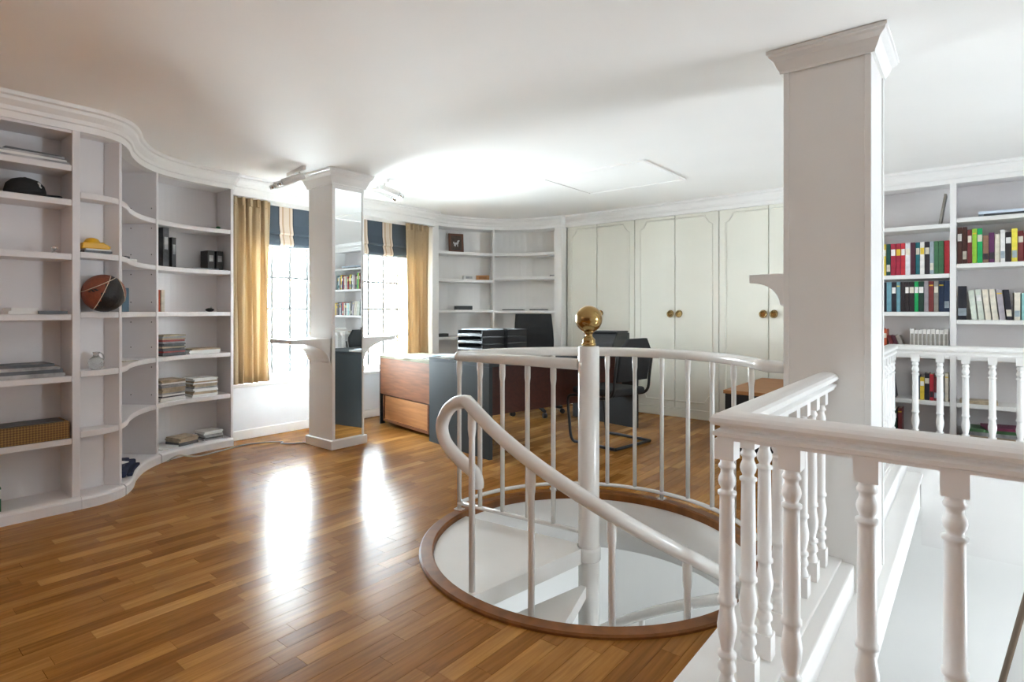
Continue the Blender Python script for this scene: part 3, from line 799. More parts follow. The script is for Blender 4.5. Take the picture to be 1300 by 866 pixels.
# local: +x is the way the sitter faces
part('seat', MB().box((-.22, -.23, .43), (.24, .23, .49)), FABRIC, VC, .025, 3)
vb = MB(); vs = []
for i in range(9):
    t = i/8; z = .56+.36*t; xo = -.23-.06*t; w_ = .22-(.10*max(0, t-.72)/.28)**1.0*.9*(1 if t > .72 else 0)
    vs.append([(xo-.018, -w_, z), (xo+.018, -w_, z), (xo+.018, w_, z), (xo-.018, w_, z)])
for i in range(8): vb.add(vs[i]+vs[i+1], [(0,1,5,4),(1,2,6,5),(2,3,7,6),(3,0,4,7)])
vb.add(vs[0], [(3,2,1,0)]); vb.add(vs[-1], [(0,1,2,3)])
part('backrest', vb, FABRIC, VC, .012, 3)
for s_ in (-1, 1):
    y = s_*.25
    fp = catmull([(-.27, y, .78), (-.245, y, .60), (-.22, y, .46), (-.1, y, .415), (.20, y, .415), (.265, y, .37), (.25, y, .20), (.235, y, .07), (.20, y, .014), (.10, y, .014), (-.25, y, .014)], 5)
    part('frame_side', MB().tube([tuple(p) for p in fp], .0125, 10), BLACK, VC)
part('floor_bar', MB().tube([(-.25, -.25, .014), (-.25, .25, .014)], .0125, 10), BLACK, VC)

# low chest in front of the wardrobes
CH = thing('low_chest', 'low black chest with a warm wooden top before the wardrobes', 'chest', (-1.2, 5.3, 0))
part('body', MB().box((-1.61, 4.765, 0), (-.80, 5.84, .47)), BLACK, CH, .004)
part('top', MB().box((-1.62, 4.75, .47), (-.79, 5.85, .50)), OAKV, CH, .003)

# ------------------------------------------------------------ curtains and blinds
def curtain(ya, yb, label, nf, seed):
    r = random.Random(seed); b = MB(); nu, nv = nf*10, 14; z0, z1 = .508, 2.16; X = -5.045
    ph = [r.uniform(-.5, .5) for _ in range(nf+1)]
    vs = []
    for j in range(nv+1):
        t = j/nv; z = z0+(z1-z0)*t
        for i in range(nu+1):
            s_ = i/nu; a = s_*nf*2*PI
            amp = .030*(1-.3*t)
            vs.append((X+amp*math.sin(a+ph[int(s_*nf)]*.3)+.008*math.sin(2.3*a+3*t), ya+(yb-ya)*s_+.010*math.sin(a*.5+4*t), z))
    for j in range(nv):
        for i in range(nu):
            q = j*(nu+1)+i; b.f.append([q, q+1, q+nu+2, q+nu+1]); b.m.append(0); b.sm.append(True)
    b.v = vs
    t = thing('curtain', label, 'curtain', (X, (ya+yb)/2, z0), group='gold window curtains')
    o = part('drape', b, CURTAIN, t); md = o.modifiers.new('thick', 'SOLIDIFY'); md.thickness = .004
    h = MB()
    for k in range(nf):
        y = ya+(yb-ya)*(k+.25)/nf; h.box((X-.012, y-.012, z1-.07), (X+.034, y+.012, z1))
    part('pleat_heading', h, CURTAIN, t)
    return t
curtain(2.30, 2.64, 'gold curtain hanging beside the curved white shelf unit', 5, 3)
curtain(4.26, 4.60, 'gold curtain hanging beside the corner bookcase', 5, 5)
def blind(ya, yb, label):
    X = -5.165
    t = thing('roman_blind', label, 'blind', (X, (ya+yb)/2-.02, 1.78), group='striped roman blinds')
    # folded cloth: flat at the top, three soft folds at the bottom
    pr = [(0, 2.155), (.002, 1.99), (.012, 1.935), (.020, 1.905), (.016, 1.89), (.004, 1.885), (.010, 1.865), (.022, 1.83), (.027, 1.805), (.022, 1.788), (.012, 1.780)]
    back = [(x-.004, z) for x, z in pr[::-1]]
    part('cloth', MB().extr([(X+x, z) for x, z in pr+back], 'y', ya, yb), BLIND, t)
    part('head_rail', MB().box((X-.02, ya, 2.13), (X, yb, 2.158)), WHITE, t)
    return t
blind(2.44, 3.35, 'striped navy and beige roman blind next to the curved bookcase')
blind(3.73, 4.50, 'striped navy and beige roman blind next to the corner bookcase')

# ------------------------------------------------------------ spot lights on the mirrored column, ceiling hatch, cable
def spots(cx, cy, ang, label):
    t = thing('track_light', label, 'spotlight', (cx, cy, H), ang, 'spotlights by the mirrored column', local=True)
    part('track', MB().box((-.17, -.014, -.03), (.17, .014, 0)), WHITE, t, .003)
    for x in (-.10, .07):
        a = part('arm', MB().tube([(x, 0, -.03), (x, 0, -.065), (x, -.025, -.075)], .009, 8), WHITE, t)
        h = MB().tube([(x+.03, .03, -.062), (x, -.025, -.085), (x-.05, -.11, -.125), (x-.053, -.115, -.128)], [.024, .029, .029, .031], 14)
        part('lamp_head', h, WHITE, t)
        part('bulb', MB().tube([(x-.052, -.113, -.127), (x-.075, -.152, -.145)], [.022, .016], 12), CHROME, t)
    return t
spots(-4.40, 2.53, math.radians(-8), 'white double track spotlight on the window side of the mirrored column')
spots(-4.22, 3.26, math.radians(165), 'white double track spotlight behind the mirrored column')
HT = thing('ceiling_hatch', 'square flush hatch with thin frame in the white ceiling', 'hatch', (-2.5, 4.5, H))
part('panel', MB().box((-2.975, 4.10, H-.006), (-2.03, 4.88, H)), CEIL, HT)
b = MB()
for lo, hi in (((-3.0, 4.075), (-2.005, 4.10)), ((-3.0, 4.88), (-2.005, 4.905)), ((-3.0, 4.10), (-2.975, 4.88)), ((-2.03, 4.10), (-2.005, 4.88))):
    b.box(lo+(H-.012,), hi+(H,))
part('frame', b, CEIL, HT)
cord = catmull([(-4.80, 1.66, .012), (-4.76, 1.72, .05), (-4.75, 1.80, .03), (-4.80, 1.90, .006), (-4.85, 2.10, .006), (-4.90, 2.30, .006), (-4.85, 2.45, .006), (-4.76, 2.56, .006), (-4.70, 2.52, .006), (-4.62, 2.60, .006), (-4.58, 2.70, .006)], 8)
cord = [p_+Vector((.045, .02, .0)) for p_ in cord]
tag(part('power_cord', MB().tube([tuple(p-Vector((-4.8, 1.9, 0))) for p in cord], .0055, 8), mat('grey cord', (.45, .42, .38), .5), loc=None), 'grey power cord trailing along the floor from bookcase to mirrored column', 'cord').location = (-4.8, 1.9, 0)

# ------------------------------------------------------------ books on the far gallery
PAGES = mat('book pages', (.72, .67, .56), .85, var=.08, scale=60)
def cover(col):
    n = 'cover '+col
    return mat(n, col, .45, var=.18, scale=22)
NAMES = {'7a2b45': 'plum', 'd8b93a': 'yellow', '1f4a44': 'dark green', 'a3283f': 'crimson', 'b02a35': 'red', 'c2303a': 'bright red', 'd9d6d8': 'pale grey', '4a2230': 'dark maroon', '1e6f78': 'teal', 'e6e3df': 'white',
         '332d33': 'charcoal', '9aa5ad': 'blue grey', '3f6b4a': 'leaf green', '1c3b31': 'bottle green', '24506b': 'blue', '6d9aa8': 'light blue', '2b2326': 'black brown', '19a05a': 'bright green', 'a8a0a6': 'lilac grey', '6e2a2c': 'oxblood',
         '8d877f': 'stone grey', '2a3a55': 'navy', '4b2a24': 'dark brown', '8fbf3a': 'lime green', '8c6a55': 'tan', '5c2a55': 'purple', 'd8d0bf': 'cream', 'e3d34f': 'lemon', 'b8322c': 'scarlet', '8fc1bd': 'mint', '23232d': 'ink black', 'cdd3c6': 'pale sage', 'b5502d': 'orange brown'}
ORD = ['first', 'second', 'third', 'fourth', 'fifth', 'sixth', 'seventh', 'eighth', 'ninth', 'tenth', 'eleventh', 'twelfth', 'thirteenth', 'fourteenth', 'fifteenth', 'sixteenth', 'seventeenth', 'eighteenth', 'nineteenth', 'twentieth', 'twenty-first', 'twenty-second']
def book(x, y, z, w_, h_, d_, col, label, group, lean=0., band=None):
    """upright book, spine towards -y, foot at (x, y, z)"""
    t = thing('book', label, 'book', (x, y, z), 0, group, local=True)
    sh = math.tan(lean)
    def bx(x0, x1, y0, y1, z0, z1):
        return [(x0+sh*z0, y0, z0), (x1+sh*z0, y0, z0), (x1+sh*z0, y1, z0), (x0+sh*z0, y1, z0), (x0+sh*z1, y0, z1), (x1+sh*z1, y0, z1), (x1+sh*z1, y1, z1), (x0+sh*z1, y1, z1)]
    F = [(0,3,2,1),(4,5,6,7),(0,1,5,4),(1,2,6,5),(2,3,7,6),(3,0,4,7)]
    c = MB(); tk = .0025
    c.add(bx(-w_/2, -w_/2+tk, 0, d_, 0, h_), F); c.add(bx(w_/2-tk, w_/2, 0, d_, 0, h_), F); c.add(bx(-w_/2, w_/2, -.003, tk, 0, h_), F)
    part('cover', c, cover(col), t)
    part('pages', MB().add(bx(-w_/2+tk, w_/2-tk, tk, d_-.004, .003, h_-.004), F), PAGES, t)
    if band:
        part('spine_label', MB().add(bx(-w_/2+.002, w_/2-.002, -.0038, -.003, h_*band[0], h_*band[1]), F), cover(band[2]), t)
    return t
def row(xa, z, cols, where, group, hts, w0=.04, d_=.17, leans=None, bands=True, count_from='the shelf divider', rev=True):
    x = xa; r = random.Random(int(z*1000)+int(xa*100)+5); n = len(cols)
    for i, c in enumerate(cols):
        w_ = w0*r.uniform(.86, 1.12) if not isinstance(w0, list) else w0[i]
        h_ = hts[i] if isinstance(hts, list) else hts*r.uniform(.94, 1.02)
        le = leans[i] if leans else 0
        k = n-i-1 if rev else i
        lab = '%s book, %s from %s in %s' % (NAMES.get(c, 'printed'), ORD[k], count_from, where)
        bd = None
        if bands:
            q = r.random(); bd = (.62, .82, r.choice(['d8d0bf', 'e6e3df', 'd8b93a'])) if q < .3 else ((.12, .34, r.choice(['9aa5ad', 'd8d0bf', '332d33'])) if q < .6 else ((.84, .88, 'd8b93a') if q < .8 else None))
        book(x+w_/2, YB+.03+r.uniform(0, .012), z, w_-.002, h_, d_, c, lab, group, le, bd)
        x += w_+(.0005 if not leans else .006)
        if leans and i+1 < n and le == 0 and leans[i+1] < 0: x += math.tan(-leans[i+1])*.25
    return x
r1 = ['7a2b45', 'd8b93a', '1f4a44', 'a3283f', 'a3283f', 'c2303a', 'd9d6d8', '4a2230', '1e6f78', 'e6e3df', '332d33', '9aa5ad', '3f6b4a', '3f6b4a', 'b02a35']
row(-.70, 1.464, ['b02a35']+r1[0:], 'the colourful top row', 'colourful books in the top row', [.26]*2+[.275]*14, w0=.0335)
r2 = ['1c3b31', '1c3b31', '23232d', '6d9aa8', '23232d', '6d9aa8', '2b2326', '2b2326', '2b2326', '19a05a', '1c3b31', 'a8a0a6', '6e2a2c', '8d877f', '2a3a55', '2a3a55']
row(-.70, 1.147, r2, 'the dark row below it', 'dark books in the second row', [.20, .20]+[.258]*14, w0=.0335)
row(-.652, .79, ['b5502d', 'b5502d'], 'the orange pair behind the far handrail', 'small books behind the far handrail', .215, w0=.026, count_from='the white set')
row(-.558, .79, ['6e2a2c', '4a2230', '8d877f'], 'the leaning trio behind the far handrail', 'small books behind the far handrail', .16, w0=.03, leans=[-.30, -.32, -.34], count_from='the white set', bands=False)
row(-.435, .79, ['e6e3df']*9, 'the white matching set behind the far handrail', 'white matching set', .212, w0=.0298, bands=False)
for o in list(bpy.data.objects):
    if o.get('group') == 'white matching set':
        part('title_panel', MB().box((-.009, -.0045, .06), (.009, -.0032, .17)), cover('8d877f'), o)
        part('foot_band', MB().box((-.0135, -.0045, .012), (.0135, -.0032, .035)), cover('332d33'), o)
row(-.60, .40, ['b5502d', '2b2326'], 'the low-shelf leaning pair', 'books on the low shelf', .24, w0=.03, leans=[-.12, -.12], count_from='the wardrobes', rev=False)
row(-.40, .40, ['2a3a55', 'd8b93a', '23232d', 'b02a35', '6e2a2c'], 'the low-shelf batch', 'books on the low shelf', [.20, .19, .225, .22, .20], w0=.033, count_from='the cream pair')
row(-.225, .40, ['8d877f', 'd8d0bf'], 'the low-shelf pale pair', 'books on the low shelf', [.22, .235], w0=.028)
r5 = ['4b2a24', '4b2a24', '6e2a2c', '8fbf3a', '19a05a', '8c6a55', '5c2a55', 'd8d0bf', 'e6e3df', '2b2326', 'e3d34f', '6e2a2c', 'b8322c', '8fc1bd', 'd8d0bf', 'd8d0bf', 'a3283f', '2a3a55', 'd8b93a', '332d33', 'e6e3df', '1e6f78']
row(-.116, 1.54, r5, 'the upper row beyond it', 'upper books beyond the divider', [.30, .30, .275, .28, .28, .22, .24, .225, .255, .235, .26, .24, .225, .24, .235, .235, .25, .24, .26, .25, .23, .25], w0=.034, rev=False)
r6 = ['23232d', 'cdd3c6', 'cdd3c6', 'd8d0bf', 'd8d0bf', 'a8a0a6', '23232d', 'd8d0bf', '8fc1bd', 'e6e3df', '2b2326', 'd8d0bf', 'b8322c', '2a3a55', 'e6e3df', '332d33', '8c6a55', 'd8b93a']
row(-.112, 1.082, r6, 'the lower row beyond it', 'lower books beyond the divider', [.275, .24, .245, .245, .245, .245, .24, .215, .21, .22, .215, .22, .23, .21, .22, .23, .2, .22], w0=[.058]+[.037]*17, leans=[0]+[-.10]*6+[0]*11, rev=False)
lb = thing('book', 'slim grey book leaning against the shelf divider on the top shelf', 'book', (-.24, 5.93, 1.878))
lb.rotation_euler = (0, 0, 0)
part('cover', MB().obox((-.212, 6.02, 2.005), (.008, .09, .125), 0, .16), cover('8d877f'), lb)
sheet_stack('book', 'pale blue flat book lying on the top shelf beyond the divider', (.22, 6.0, 1.914), 0, [(.34, .22, .012, PAPERD, .03), (.40, .24, .022, PAPERB, 0)], cat='book')
sheet_stack('magazine_stack', 'stack of magazines on the bottom shelf beyond the divider', (.20, 6.02, .09), 0, [(.55, .24, .03, PAPERD, 0), (.5, .24, .03, PAPERT, .02), (.52, .24, .03, PAPERG, -.02), (.5, .23, .025, mat('green cover', (.05, .14, .05), .4, var=.4, scale=9), .03), (.30, .22, .02, mat('plum cover', (.22, .03, .09), .4, var=.3), .2)], cat='magazines')
sheet_stack('book', 'flat tan book on the low shelf beyond the divider', (.02, 6.0, .40), 0, [(.24, .17, .025, PAPERT, 0)], cat='book')
sheet_stack('book', 'flat yellow book on the shelf level with the far handrail', (.10, 6.0, .786), 0, [(.3, .2, .016, PAPERT, 0)], cat='book')
row(-.56, .09, ['1c3b31', '6e2a2c'], 'the bottom-shelf pair', 'books on the bottom shelf', .22, w0=.035, leans=[0., 0.], count_from='the wardrobes', rev=False)

# ------------------------------------------------------------ things on the left bookcases
sheet_stack('magazine_stack', 'untidy grey papers on the topmost shelf over the caps', (-4.17, .76, 2.0), .0, [(.20, .33, .012, PAPERG, 0), (.19, .30, .014, PAPER, .05), (.2, .29, .012, PAPERG, -.06), (.17, .25, .012, PAPERD, .1)], cat='papers')
def cap(loc, rz, label, emblem):
    t = thing('baseball_cap', label, 'cap', loc, rz, 'black caps', local=True)
    prof = [(.092, 0), (.094, .03), (.085, .065), (.062, .09), (.03, .102), (0, .105)]
    part('crown', MB().lathe(prof, (0, 0, 0), 24), FABRIC, t)
    pts = []; b = MB(); n = 12
    outer = [(.075+.095*math.cos(a)*1.0, .085*math.sin(a)) for a in [-PI/2+PI*k/n for k in range(n+1)]]
    vs = [(x, y, .016-.06*(y*y)/.01*.35-.10*max(0, x-.09)) for x, y in outer]
    vs = [(x, y, max(.002, z)) for x, y, z in vs]
    b.add(vs+[(x, y, z+.004) for x, y, z in vs], [tuple(range(n+1))[::-1], tuple(range(n+1, 2*n+2))]+[(i, i+1, n+2+i, n+1+i) for i in range(n)]+[(n, 0, n+1, 2*n+1)])
    part('visor', b, FABRIC, t)
    part('button', MB().blob((0, 0, .106), (.008, .008, .004), 10, 6), FABRIC, t)
    if emblem:
        e = mat('white embroidery', (.6, .6, .6), .7)
        q = MB(); 
        for dx, dz, rx, rz_ in ((0, 0, .007, .012), (-.012, .008, .009, .006), (.010, .006, .008, .005), (.004, -.012, .010, .005)): q.blob((.080-dz*.3, -.042+dx, .062+dz), (.004, rx, rz_), 8, 6)
        part('emblem', q, e, t)
    return t
cap((-4.165, .742, 1.80), math.radians(62), 'black baseball cap with a white emblem on the bookcase shelf', True)
cap((-4.185, .54, 1.80), math.radians(-30), 'plain black baseball cap behind the emblem one', False)
gl = thing('trinket', 'small shiny glass trinket on the shelf under the caps', 'trinket', (-4.10, .86, 1.485))
part('foot', MB().lathe([(.014, 1.485), (.014, 1.49), (.005, 1.495), (.005, 1.503)], (-4.10, .86, 0), 12), CHROME, gl)
part('head', MB().blob((-4.10, .86, 1.514), (.017, .017, .014), 14, 8), CHROME, gl)
sheet_stack('book_pile', 'white boxes lying on the shelf level with the basketball', (-4.14, .72, 1.135), 0, [(.14, .13, .018, PAPER, 0), (.13, .12, .016, PAPER, .1)], cat='boxes')
sheet_stack('book', 'flat dark book beside the white boxes on the shelf', (-4.12, .845, 1.135), 0, [(.15, .13, .018, PAPERD, 0)], cat='book')
sheet_stack('magazine_stack', 'wide low pile of grey magazines over the woven box', (-4.165, .70, .777), 0, [(.22, .40, .022, PAPERG, 0), (.21, .38, .020, PAPERD, .02), (.21, .36, .018, PAPERG, -.03), (.20, .30, .016, PAPERD, .05)], cat='magazines')
WB = thing('woven_box', 'golden woven box with a dark lid on the bookcase shelf', 'box', (-4.155, .735, .415))
part('body', MB().box((-4.255, .555, .415), (-4.055, .922, .515)), WEAVE, WB, .006)
part('lid_panel', MB().box((-4.235, .58, .515), (-4.075, .90, .519)), mat('dark lid', (.05, .05, .055), .4), WB)
gb = thing('small_box', 'small green and white box on the bookcase floor', 'box', (-4.12, .55, .07))
part('body', MB().box((-4.18, .48, .07), (-4.065, .625, .20)), mat('green carton', (.03, .16, .07), .5, var=.3, scale=12), gb)
part('stripe', MB().box((-4.0655, .48, .14), (-4.0635, .625, .19)), PAPER, gb)
# yellow toy on books
sheet_stack('book_pile', 'black and white books under the yellow toy', (-4.125, 1.065, 1.50), 0, [(.11, .14, .014, PAPERD, 0), (.10, .13, .010, PAPER, .05)], cat='books')
YT = thing('yellow_toy', 'bright yellow plastic toy on books over the basketball', 'toy', (-4.12, 1.05, 1.524))
YEL = mat('yellow plastic', (.75, .42, .01), .35, var=.08)
part('base', MB().extr([(.985, 1.524), (1.125, 1.524), (1.12, 1.545), (1.09, 1.565), (.99, 1.56)], 'x', -4.165, -4.075), YEL, YT, .006)
part('dome', MB().lathe([(.042, 1.55), (.040, 1.57), (.03, 1.585), (.012, 1.592), (0, 1.593)], (-4.12, 1.045, 0), 16), YEL, YT)
part('spout', MB().tube([(-4.12, 1.09, 1.555), (-4.11, 1.135, 1.535)], [.018, .01], 10), YEL, YT)
BB = thing('basketball', 'brown and black basketball on the rounded shelf unit', 'basketball', (-4.055, 1.088, 1.147))
BRWN = mat('brown hide', (.22, .055, .025), .5, var=.15, scale=70, bump=.3); BLKH = mat('black hide', (.014, .013, .014), .5, var=.15, scale=70, bump=.3)
rb = .112; bc = (-4.055, 1.088, 1.147+rb)
b = MB(); seg, rg = 32, 20
bmv = []; 
for i in range(rg+1):
    t = PI*i/rg
    for k in range(seg):
        a = 2*PI*k/seg; bmv.append(Vector((rb*math.sin(t)*math.cos(a), rb*math.sin(t)*math.sin(a), rb*math.cos(t))))
RB = Matrix.Identity(3)
fs = []
for i in range(rg):
    for k in range(seg):
        q = (k+1) % seg; fs.append((i*seg+k, (i+1)*seg+k, (i+1)*seg+q, i*seg+q))
wv = [RB @ v for v in bmv]
for f in fs:
    pass
bv = Vector((.967, -.256, .03)).normalized(); br = Vector((.256, .967, 0)); bu = Vector((0, 0, 1))   # towards the room, along the shelf, up
n1 = (br*.92-bu*.38-bv*.10).normalized(); n2 = (-br*.45+bu*.85+bv*.1).normalized(); n3 = (br*.97+bu*.25-bv*.15).normalized()
sel = lambda c: 1 if (c.dot(n1) > -.012 and c.dot(n3) < .085) else 0
o0 = len(b.v); b.v += [tuple(Vector(bc)+v) for v in wv]
for f in fs:
    c = sum((bmv[i] for i in f), Vector())/4
    b.f.append(list(f)); b.m.append(sel(c)); b.sm.append(True)
part('hide', b, [BRWN, BLKH], BB)
def seam(fn):
    return MB().tube([tuple(Vector(bc)+RB @ (fn(2*PI*k/48)*(rb+.0002))) for k in range(48)], .0022, 6, closed=True)
CR = mat('cream seam', (.62, .52, .40), .6)
def ring_on(n, off):
    a_ = n.orthogonal().normalized(); b_ = n.cross(a_); r_ = math.sqrt(1-off*off)
    return lambda t: n*off+a_*(r_*math.cos(t))+b_*(r_*math.sin(t))
part('seam', seam(ring_on(n1, -.11)), CR, BB); part('seam', seam(ring_on(n2, .52)), CR, BB); part('seam', seam(ring_on(n3, .77)), CR, BB)
b = MB()
for k in range(6):
    v0 = (bv*.8-br*(.25+.07*k)+bu*(.08+.05*math.sin(k*2.2))).normalized()*(rb+.001); b.blob(tuple(Vector(bc)+v0), (.004, .009, .004), 8, 6)
part('logo', b, BLKH, BB)
JR = thing('glass_jar', 'small clear glass jar on the rounded shelf unit', 'jar', (-4.10, 1.06, .80))
part('vessel', MB().lathe([(.022, .80), (.036, .815), (.040, .84), (.032, .865), (.016, .88), (.014, .89), (.020, .905), (0, .907)], (-4.10, 1.06, 0), 18), JARG, JR)
part('handle', MB().tube([(-4.10+.0, 1.06+.016+.022*math.sin(PI*k/8), .87+.03*math.cos(PI*k/8)) for k in range(9)], .004, 8), JARG, JR)
# concave unit
def onD(i, back): # point on the shelf behind the front curve
    p = Vector(FC[i]); q = Vector(offset(FC, -back)[i]); return (q.x, q.y)
p = onD(29, .11); sheet_stack('box_pile', 'white boxes and dark bits on the concave unit shelf beside the yellow toy', p+(1.50,), .5, [(.14, .10, .022, PAPER, 0), (.07, .05, .02, PAPERD, .3)], cat='boxes')
q = onD(27, .12)
bk = book(q[0], q[1], 1.147, .03, .17, .11, '24506b', 'blue and green book upright next to the basketball', None, 0, (.3, .75, '3f6b4a')); bk.rotation_euler = (0, 0, math.radians(40))
p = onD(28, .11); sheet_stack('paper_sheets', 'few leaflets on the concave unit shelf', p+(.80,), .5, [(.18, .12, .003, PAPERT, 0), (.15, .1, .003, PAPER, .2)])
p = onD(24, .09)
NB = thing('navy_bag', 'folded navy cloth bag with a white patch at the foot of the concave unit', 'bag', (p[0], p[1], .072))
NAVY = mat('navy cloth', (.012, .02, .06), .8, var=.2, scale=30)
ia, ib = 18, 29
inn, out_ = offset(FC, -.15), offset(FC, .022)
poly = offset(FC, -.012)[ia:ib]+inn[ia:ib][::-1]
part('cloth', MB().prism(poly, .0715, .112), NAVY, NB, .012, 3)
part('fold', MB().prism(offset(FC, -.03)[ia+1:ib-2]+offset(FC, -.13)[ia+1:ib-2][::-1], .1125, .142), NAVY, NB, .010, 3)
part('flap', MB().prism(out_[ia+1:ib-1]+offset(FC, -.011)[ia+1:ib-1][::-1], .0715, .092), NAVY, NB, .006, 2)
c0 = offset(FC, -.055)[ia+4]
part('patch', MB().obox((c0[0], c0[1], .1455), (.040, .026, .003), .5), PAPER, NB)
# right-hand curved unit
def dpt(y, dep):   # y along the unit, dep behind its front
    best = min(range(i6, len(FC)), key=lambda i: abs(FC[i][1]-y)); return onD(best, dep)
def binder(y, dep, z, w_, h_, d_, label, m, rz=0., lean=0.):
    p = dpt(y, dep); t = thing('binder', label, 'binder', (p[0], p[1], z), rz, 'binders on the curved unit', local=True)
    part('cover', MB().obox((0, 0, h_/2*math.cos(lean)), (d_/2, w_/2, h_/2), 0, 0, lean), m, t)
    part('spine_label', MB().obox((d_/2+.0008, 0, h_*.6), (.001, w_*.3, h_*.16), 0, 0, lean), PAPERG, t)
binder(1.72, .12, 1.50, .05, .30, .20, 'tall charcoal binder standing against the panel of the curved unit', PAPERD, .35)
binder(1.815, .12, 1.50, .035, .235, .17, 'shorter charcoal binder leaning on the tall one', mat('charcoal card', (.05, .05, .055), .5), .3, 0.)
binder(2.11, .14, 1.50, .055, .165, .13, 'black boxed volume beside its twin on the curved unit', BLACK, .05)
binder(2.18, .14, 1.50, .055, .165, .13, 'black boxed volume nearest the curtain on the curved unit', BLACK, .05)
p = dpt(2.05, .08); sheet_stack('paper_sheets', 'flat blue folder in front of the black boxed volumes', p+(1.50,), .1, [(.12, .34, .004, PAPERD, 0), (.10, .22, .005, PAPERB, .05)])
for k, (y, c, nm) in enumerate(((1.70, 'b5502d', 'orange brown'), (1.735, 'd8d0bf', 'cream'))):
    p = dpt(y, .06); bk = book(p[0], p[1], 1.147, .026, .17, .12, c, '%s paperback standing on the middle shelf of the curved unit' % nm, 'paperbacks on the curved unit'); bk.rotation_euler = (0, 0, math.radians(100))
p = dpt(2.12, .10)
t = thing('trinket', 'small dark trinket on the middle shelf of the curved unit', 'trinket', (p[0], p[1], 1.147), 0, None, local=True)
part('body', MB().blob((0, 0, .016), (.03, .035, .016), 14, 8), BLACK, t); part('knob', MB().blob((0, .01, .034), (.01, .01, .008), 10, 6), CHROME, t)
p = dpt(2.16, .10)
t = thing('green_trinket', 'small green leaf-like trinket on the top shelf of the curved unit', 'trinket', (p[0], p[1], 1.85), 0, None, local=True)
GRN = mat('green plastic', (.01, .16, .05), .4)
part('body', MB().blob((0, 0, .008), (.02, .05, .008), 14, 8), GRN, t); part('tip', MB().blob((0, .035, .02), (.012, .02, .01), 10, 6), GRN, t)
def stack(y, dep, z, n, label, l, w_, th, rz=0., seed=1, ms=None):
    r = random.Random(seed); p = dpt(y, dep); ms = ms or [PAPERG, PAPERD, PAPER, PAPERT, PAPERG]
    return sheet_stack('magazine_stack', label, p+(z,), rz, [(l*r.uniform(.93, 1.03), w_*r.uniform(.93, 1.03), th*r.uniform(.8, 1.2), r.choice(ms), r.uniform(-.06, .06)) for _ in range(n)], 'magazine stacks on the curved unit', cat='magazines')
RED = mat('red cover', (.28, .03, .03), .4, var=.5, scale=10)
stack(1.80, .12, .80, 13, 'tall stack of dark magazines with red edges on the curved unit', .18, .19, .013, .3, 2, [PAPERD, PAPERD, PAPERD, RED, PAPERT, PAPER, PAPERG])
stack(2.06, .12, .80, 4, 'low stack of pale magazines near the curtain on the curved unit', .18, .26, .011, .1, 4, [PAPER, PAPERT, PAPERG])
stack(1.80, .12, .445, 13, 'dark-topped magazine stack on the second lowest shelf', .18, .20, .013, .25, 6, [PAPERG, PAPERT, PAPER, PAPERD])
stack(2.04, .12, .445, 13, 'pale magazine stack near the curtain on the second lowest shelf', .18, .20, .012, .1, 8, [PAPER, PAPERG, PAPER, PAPERT])
stack(1.75, .11, .07, 2, 'thin leaflets on the curved unit floor', .17, .15, .006, .4, 9, [PAPER, PAPERT, PAPER])
stack(1.92, .11, .07, 5, 'dark magazines fanned out on the curved unit floor', .17, .17, .012, .3, 10, [PAPERD, PAPERT, PAPERD])
stack(2.125, .12, .07, 6, 'pale magazines near the curtain on the curved unit floor', .18, .155, .012, .05, 12, [PAPER, PAPERG, PAPER, PAPERD])
# corner bookcase
def ept(i, dep):
    q = offset(EC, -dep)[i]; return q
p = ept(8, .17)
PF = thing('picture_frame', 'brown framed picture of a white horse leaning on the top corner shelf', 'picture', (p[0], p[1], 1.90), math.radians(62), local=True)
ln = .10
part('frame', MB().obox((0, 0, .125), (.10, .010, .125), 0, 0, -ln), mat('brown frame', (.13, .045, .018), .4, var=.2), PF, .004)
part('picture', MB().obox((0, -.0105-.012*.0, .127), (.068, .0025, .092), 0, 0, -ln), mat('dark picture', (.06, .035, .02), .4, var=.5, scale=30), PF)
b = MB()
for x, z, rx, rz_, a in ((0, .12, .028, .014, 0), (.022, .14, .012, .02, 0), (.032, .157, .014, .008, 0), (-.025, .10, .007, .024, 0), (-.012, .095, .006, .02, 0), (.016, .095, .006, .022, 0), (-.034, .128, .008, .016, 0)):
    b.blob((x, -.0135-(z-.125)*-.1, z), (rx, .002, rz_), 10, 6)
part('horse_image', b, mat('white print', (.6, .58, .55), .5), PF)
def small(i, dep, z, name, label, cat, dims, m, rz=.8, lid=None):
    p = ept(i, dep); t = thing(name, label, cat, (p[0], p[1], z), rz, None, local=True)
    part('body', MB().box((-dims[0]/2, -dims[1]/2, 0), (dims[0]/2, dims[1]/2, dims[2])), m, t, .003)
    if lid: part('label_face', MB().box((-dims[0]*.3, -dims[1]/2-.001, dims[2]*.25), (dims[0]*.3, -dims[1]/2, dims[2]*.75)), lid, t)
    return t
small(2, .10, 1.555, 'small_box', 'tiny black box at the curtain end of a corner shelf', 'box', (.07, .05, .035), BLACK, 1.4)
small(10, .10, 1.555, 'small_box', 'white carton next to an orange one on the corner shelf', 'box', (.14, .09, .055), PAPER, 1.0, PAPERG)
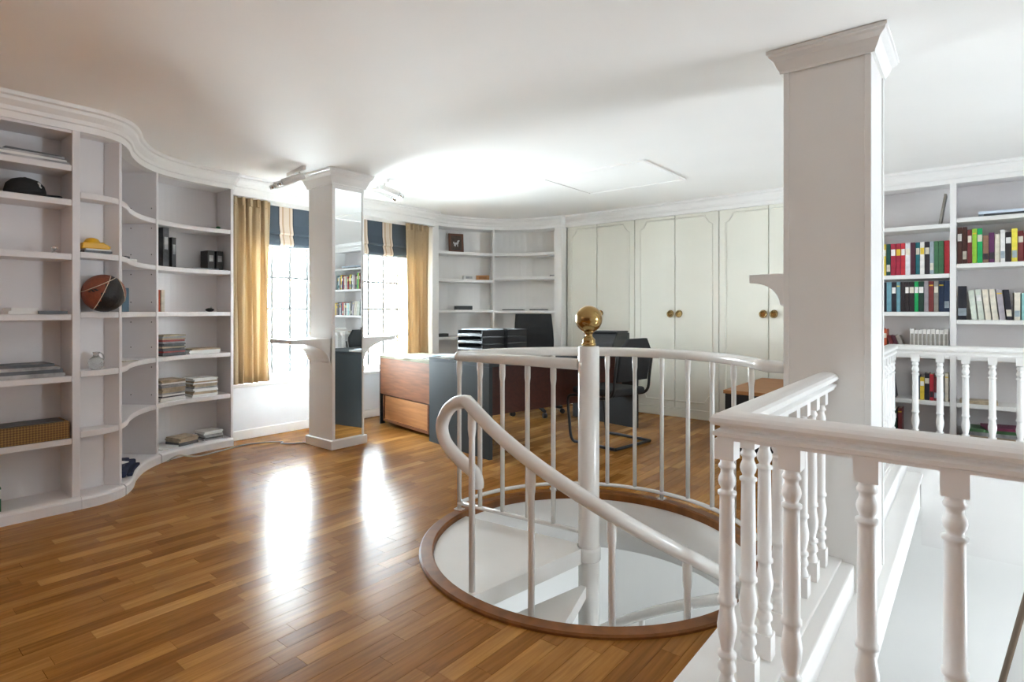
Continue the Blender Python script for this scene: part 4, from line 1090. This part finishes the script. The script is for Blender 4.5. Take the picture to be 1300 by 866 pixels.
small(13, .10, 1.555, 'small_box', 'orange carton next to a white one on the corner shelf', 'box', (.17, .09, .06), mat('orange card', (.5, .24, .08), .6), .75, OAKV)
small(9, .10, 1.17, 'small_box', 'long black case on the corner bookcase shelf', 'case', (.22, .09, .05), BLACK, 1.0)
small(12, .10, .835, 'radio', 'small white radio on the corner shelf behind the letter trays', 'radio', (.10, .07, .06), PAPER, .8, PAPERD)
small(4, .10, .835, 'game_pad', 'black gadget lying on the lower corner shelf', 'gadget', (.20, .10, .04), BLACK, 1.2)
small(19, .08, 1.165, 'tablet', 'flat black tablet on the corner bay by the wardrobes', 'tablet', (.28, .12, .012), BLACK, .5)
small(24, .10, 1.165, 'pen_case', 'thin dark pen case on the corner bay by the wardrobes', 'case', (.24, .05, .014), PAPERD, .3)
small(27, .10, 1.595, 'figurine', 'tiny grey figurine on the corner bay by the wardrobes', 'figurine', (.10, .03, .022), PAPERG, .2)
tag(part('paper_scrap', MB().obox((0, 0, .0012), (.05, .035, .0006), .4), PAPER, loc=(-3.13, 4.62, 0)), 'small scrap of white paper on the floor under the desk', 'paper')
# lower hall: stair handrail seen through the void
LS = thing('stair_handrail', 'grey-brown sloping handrail down in the stair hall', 'handrail', (.3, 4.5, LZ))
part('rail', MB().tube([(.0, 4.5, -1.75), (.131, 4.5, -1.07), (.222, 4.5, -.61), (.33, 4.5, -.08)], .022, 10), mat('dull wood rail', (.24, .17, .12), .5), LS)
part('panel', MB().extr([(.005, LZ), (.005, -1.77), (.136, -1.09), (.227, -.63), (.335, -.10), (.9, -.10), (.9, LZ)], 'y', 4.48, 4.52), WALL, LS)

# rest every loose thing a hair above what carries it, so that faces do not coincide
for o in list(bpy.data.objects):
    if o.parent is None and o.type == 'EMPTY' and o.get('category') and o.name.split('.')[0] not in ('track_light', 'ceiling_hatch', 'bookcase', 'wardrobe', 'column', 'mirrored_column', 'balustrade', 'spiral_staircase', 'stair_guard_rail', 'curtain', 'roman_blind'):
        o.location.z += .0008
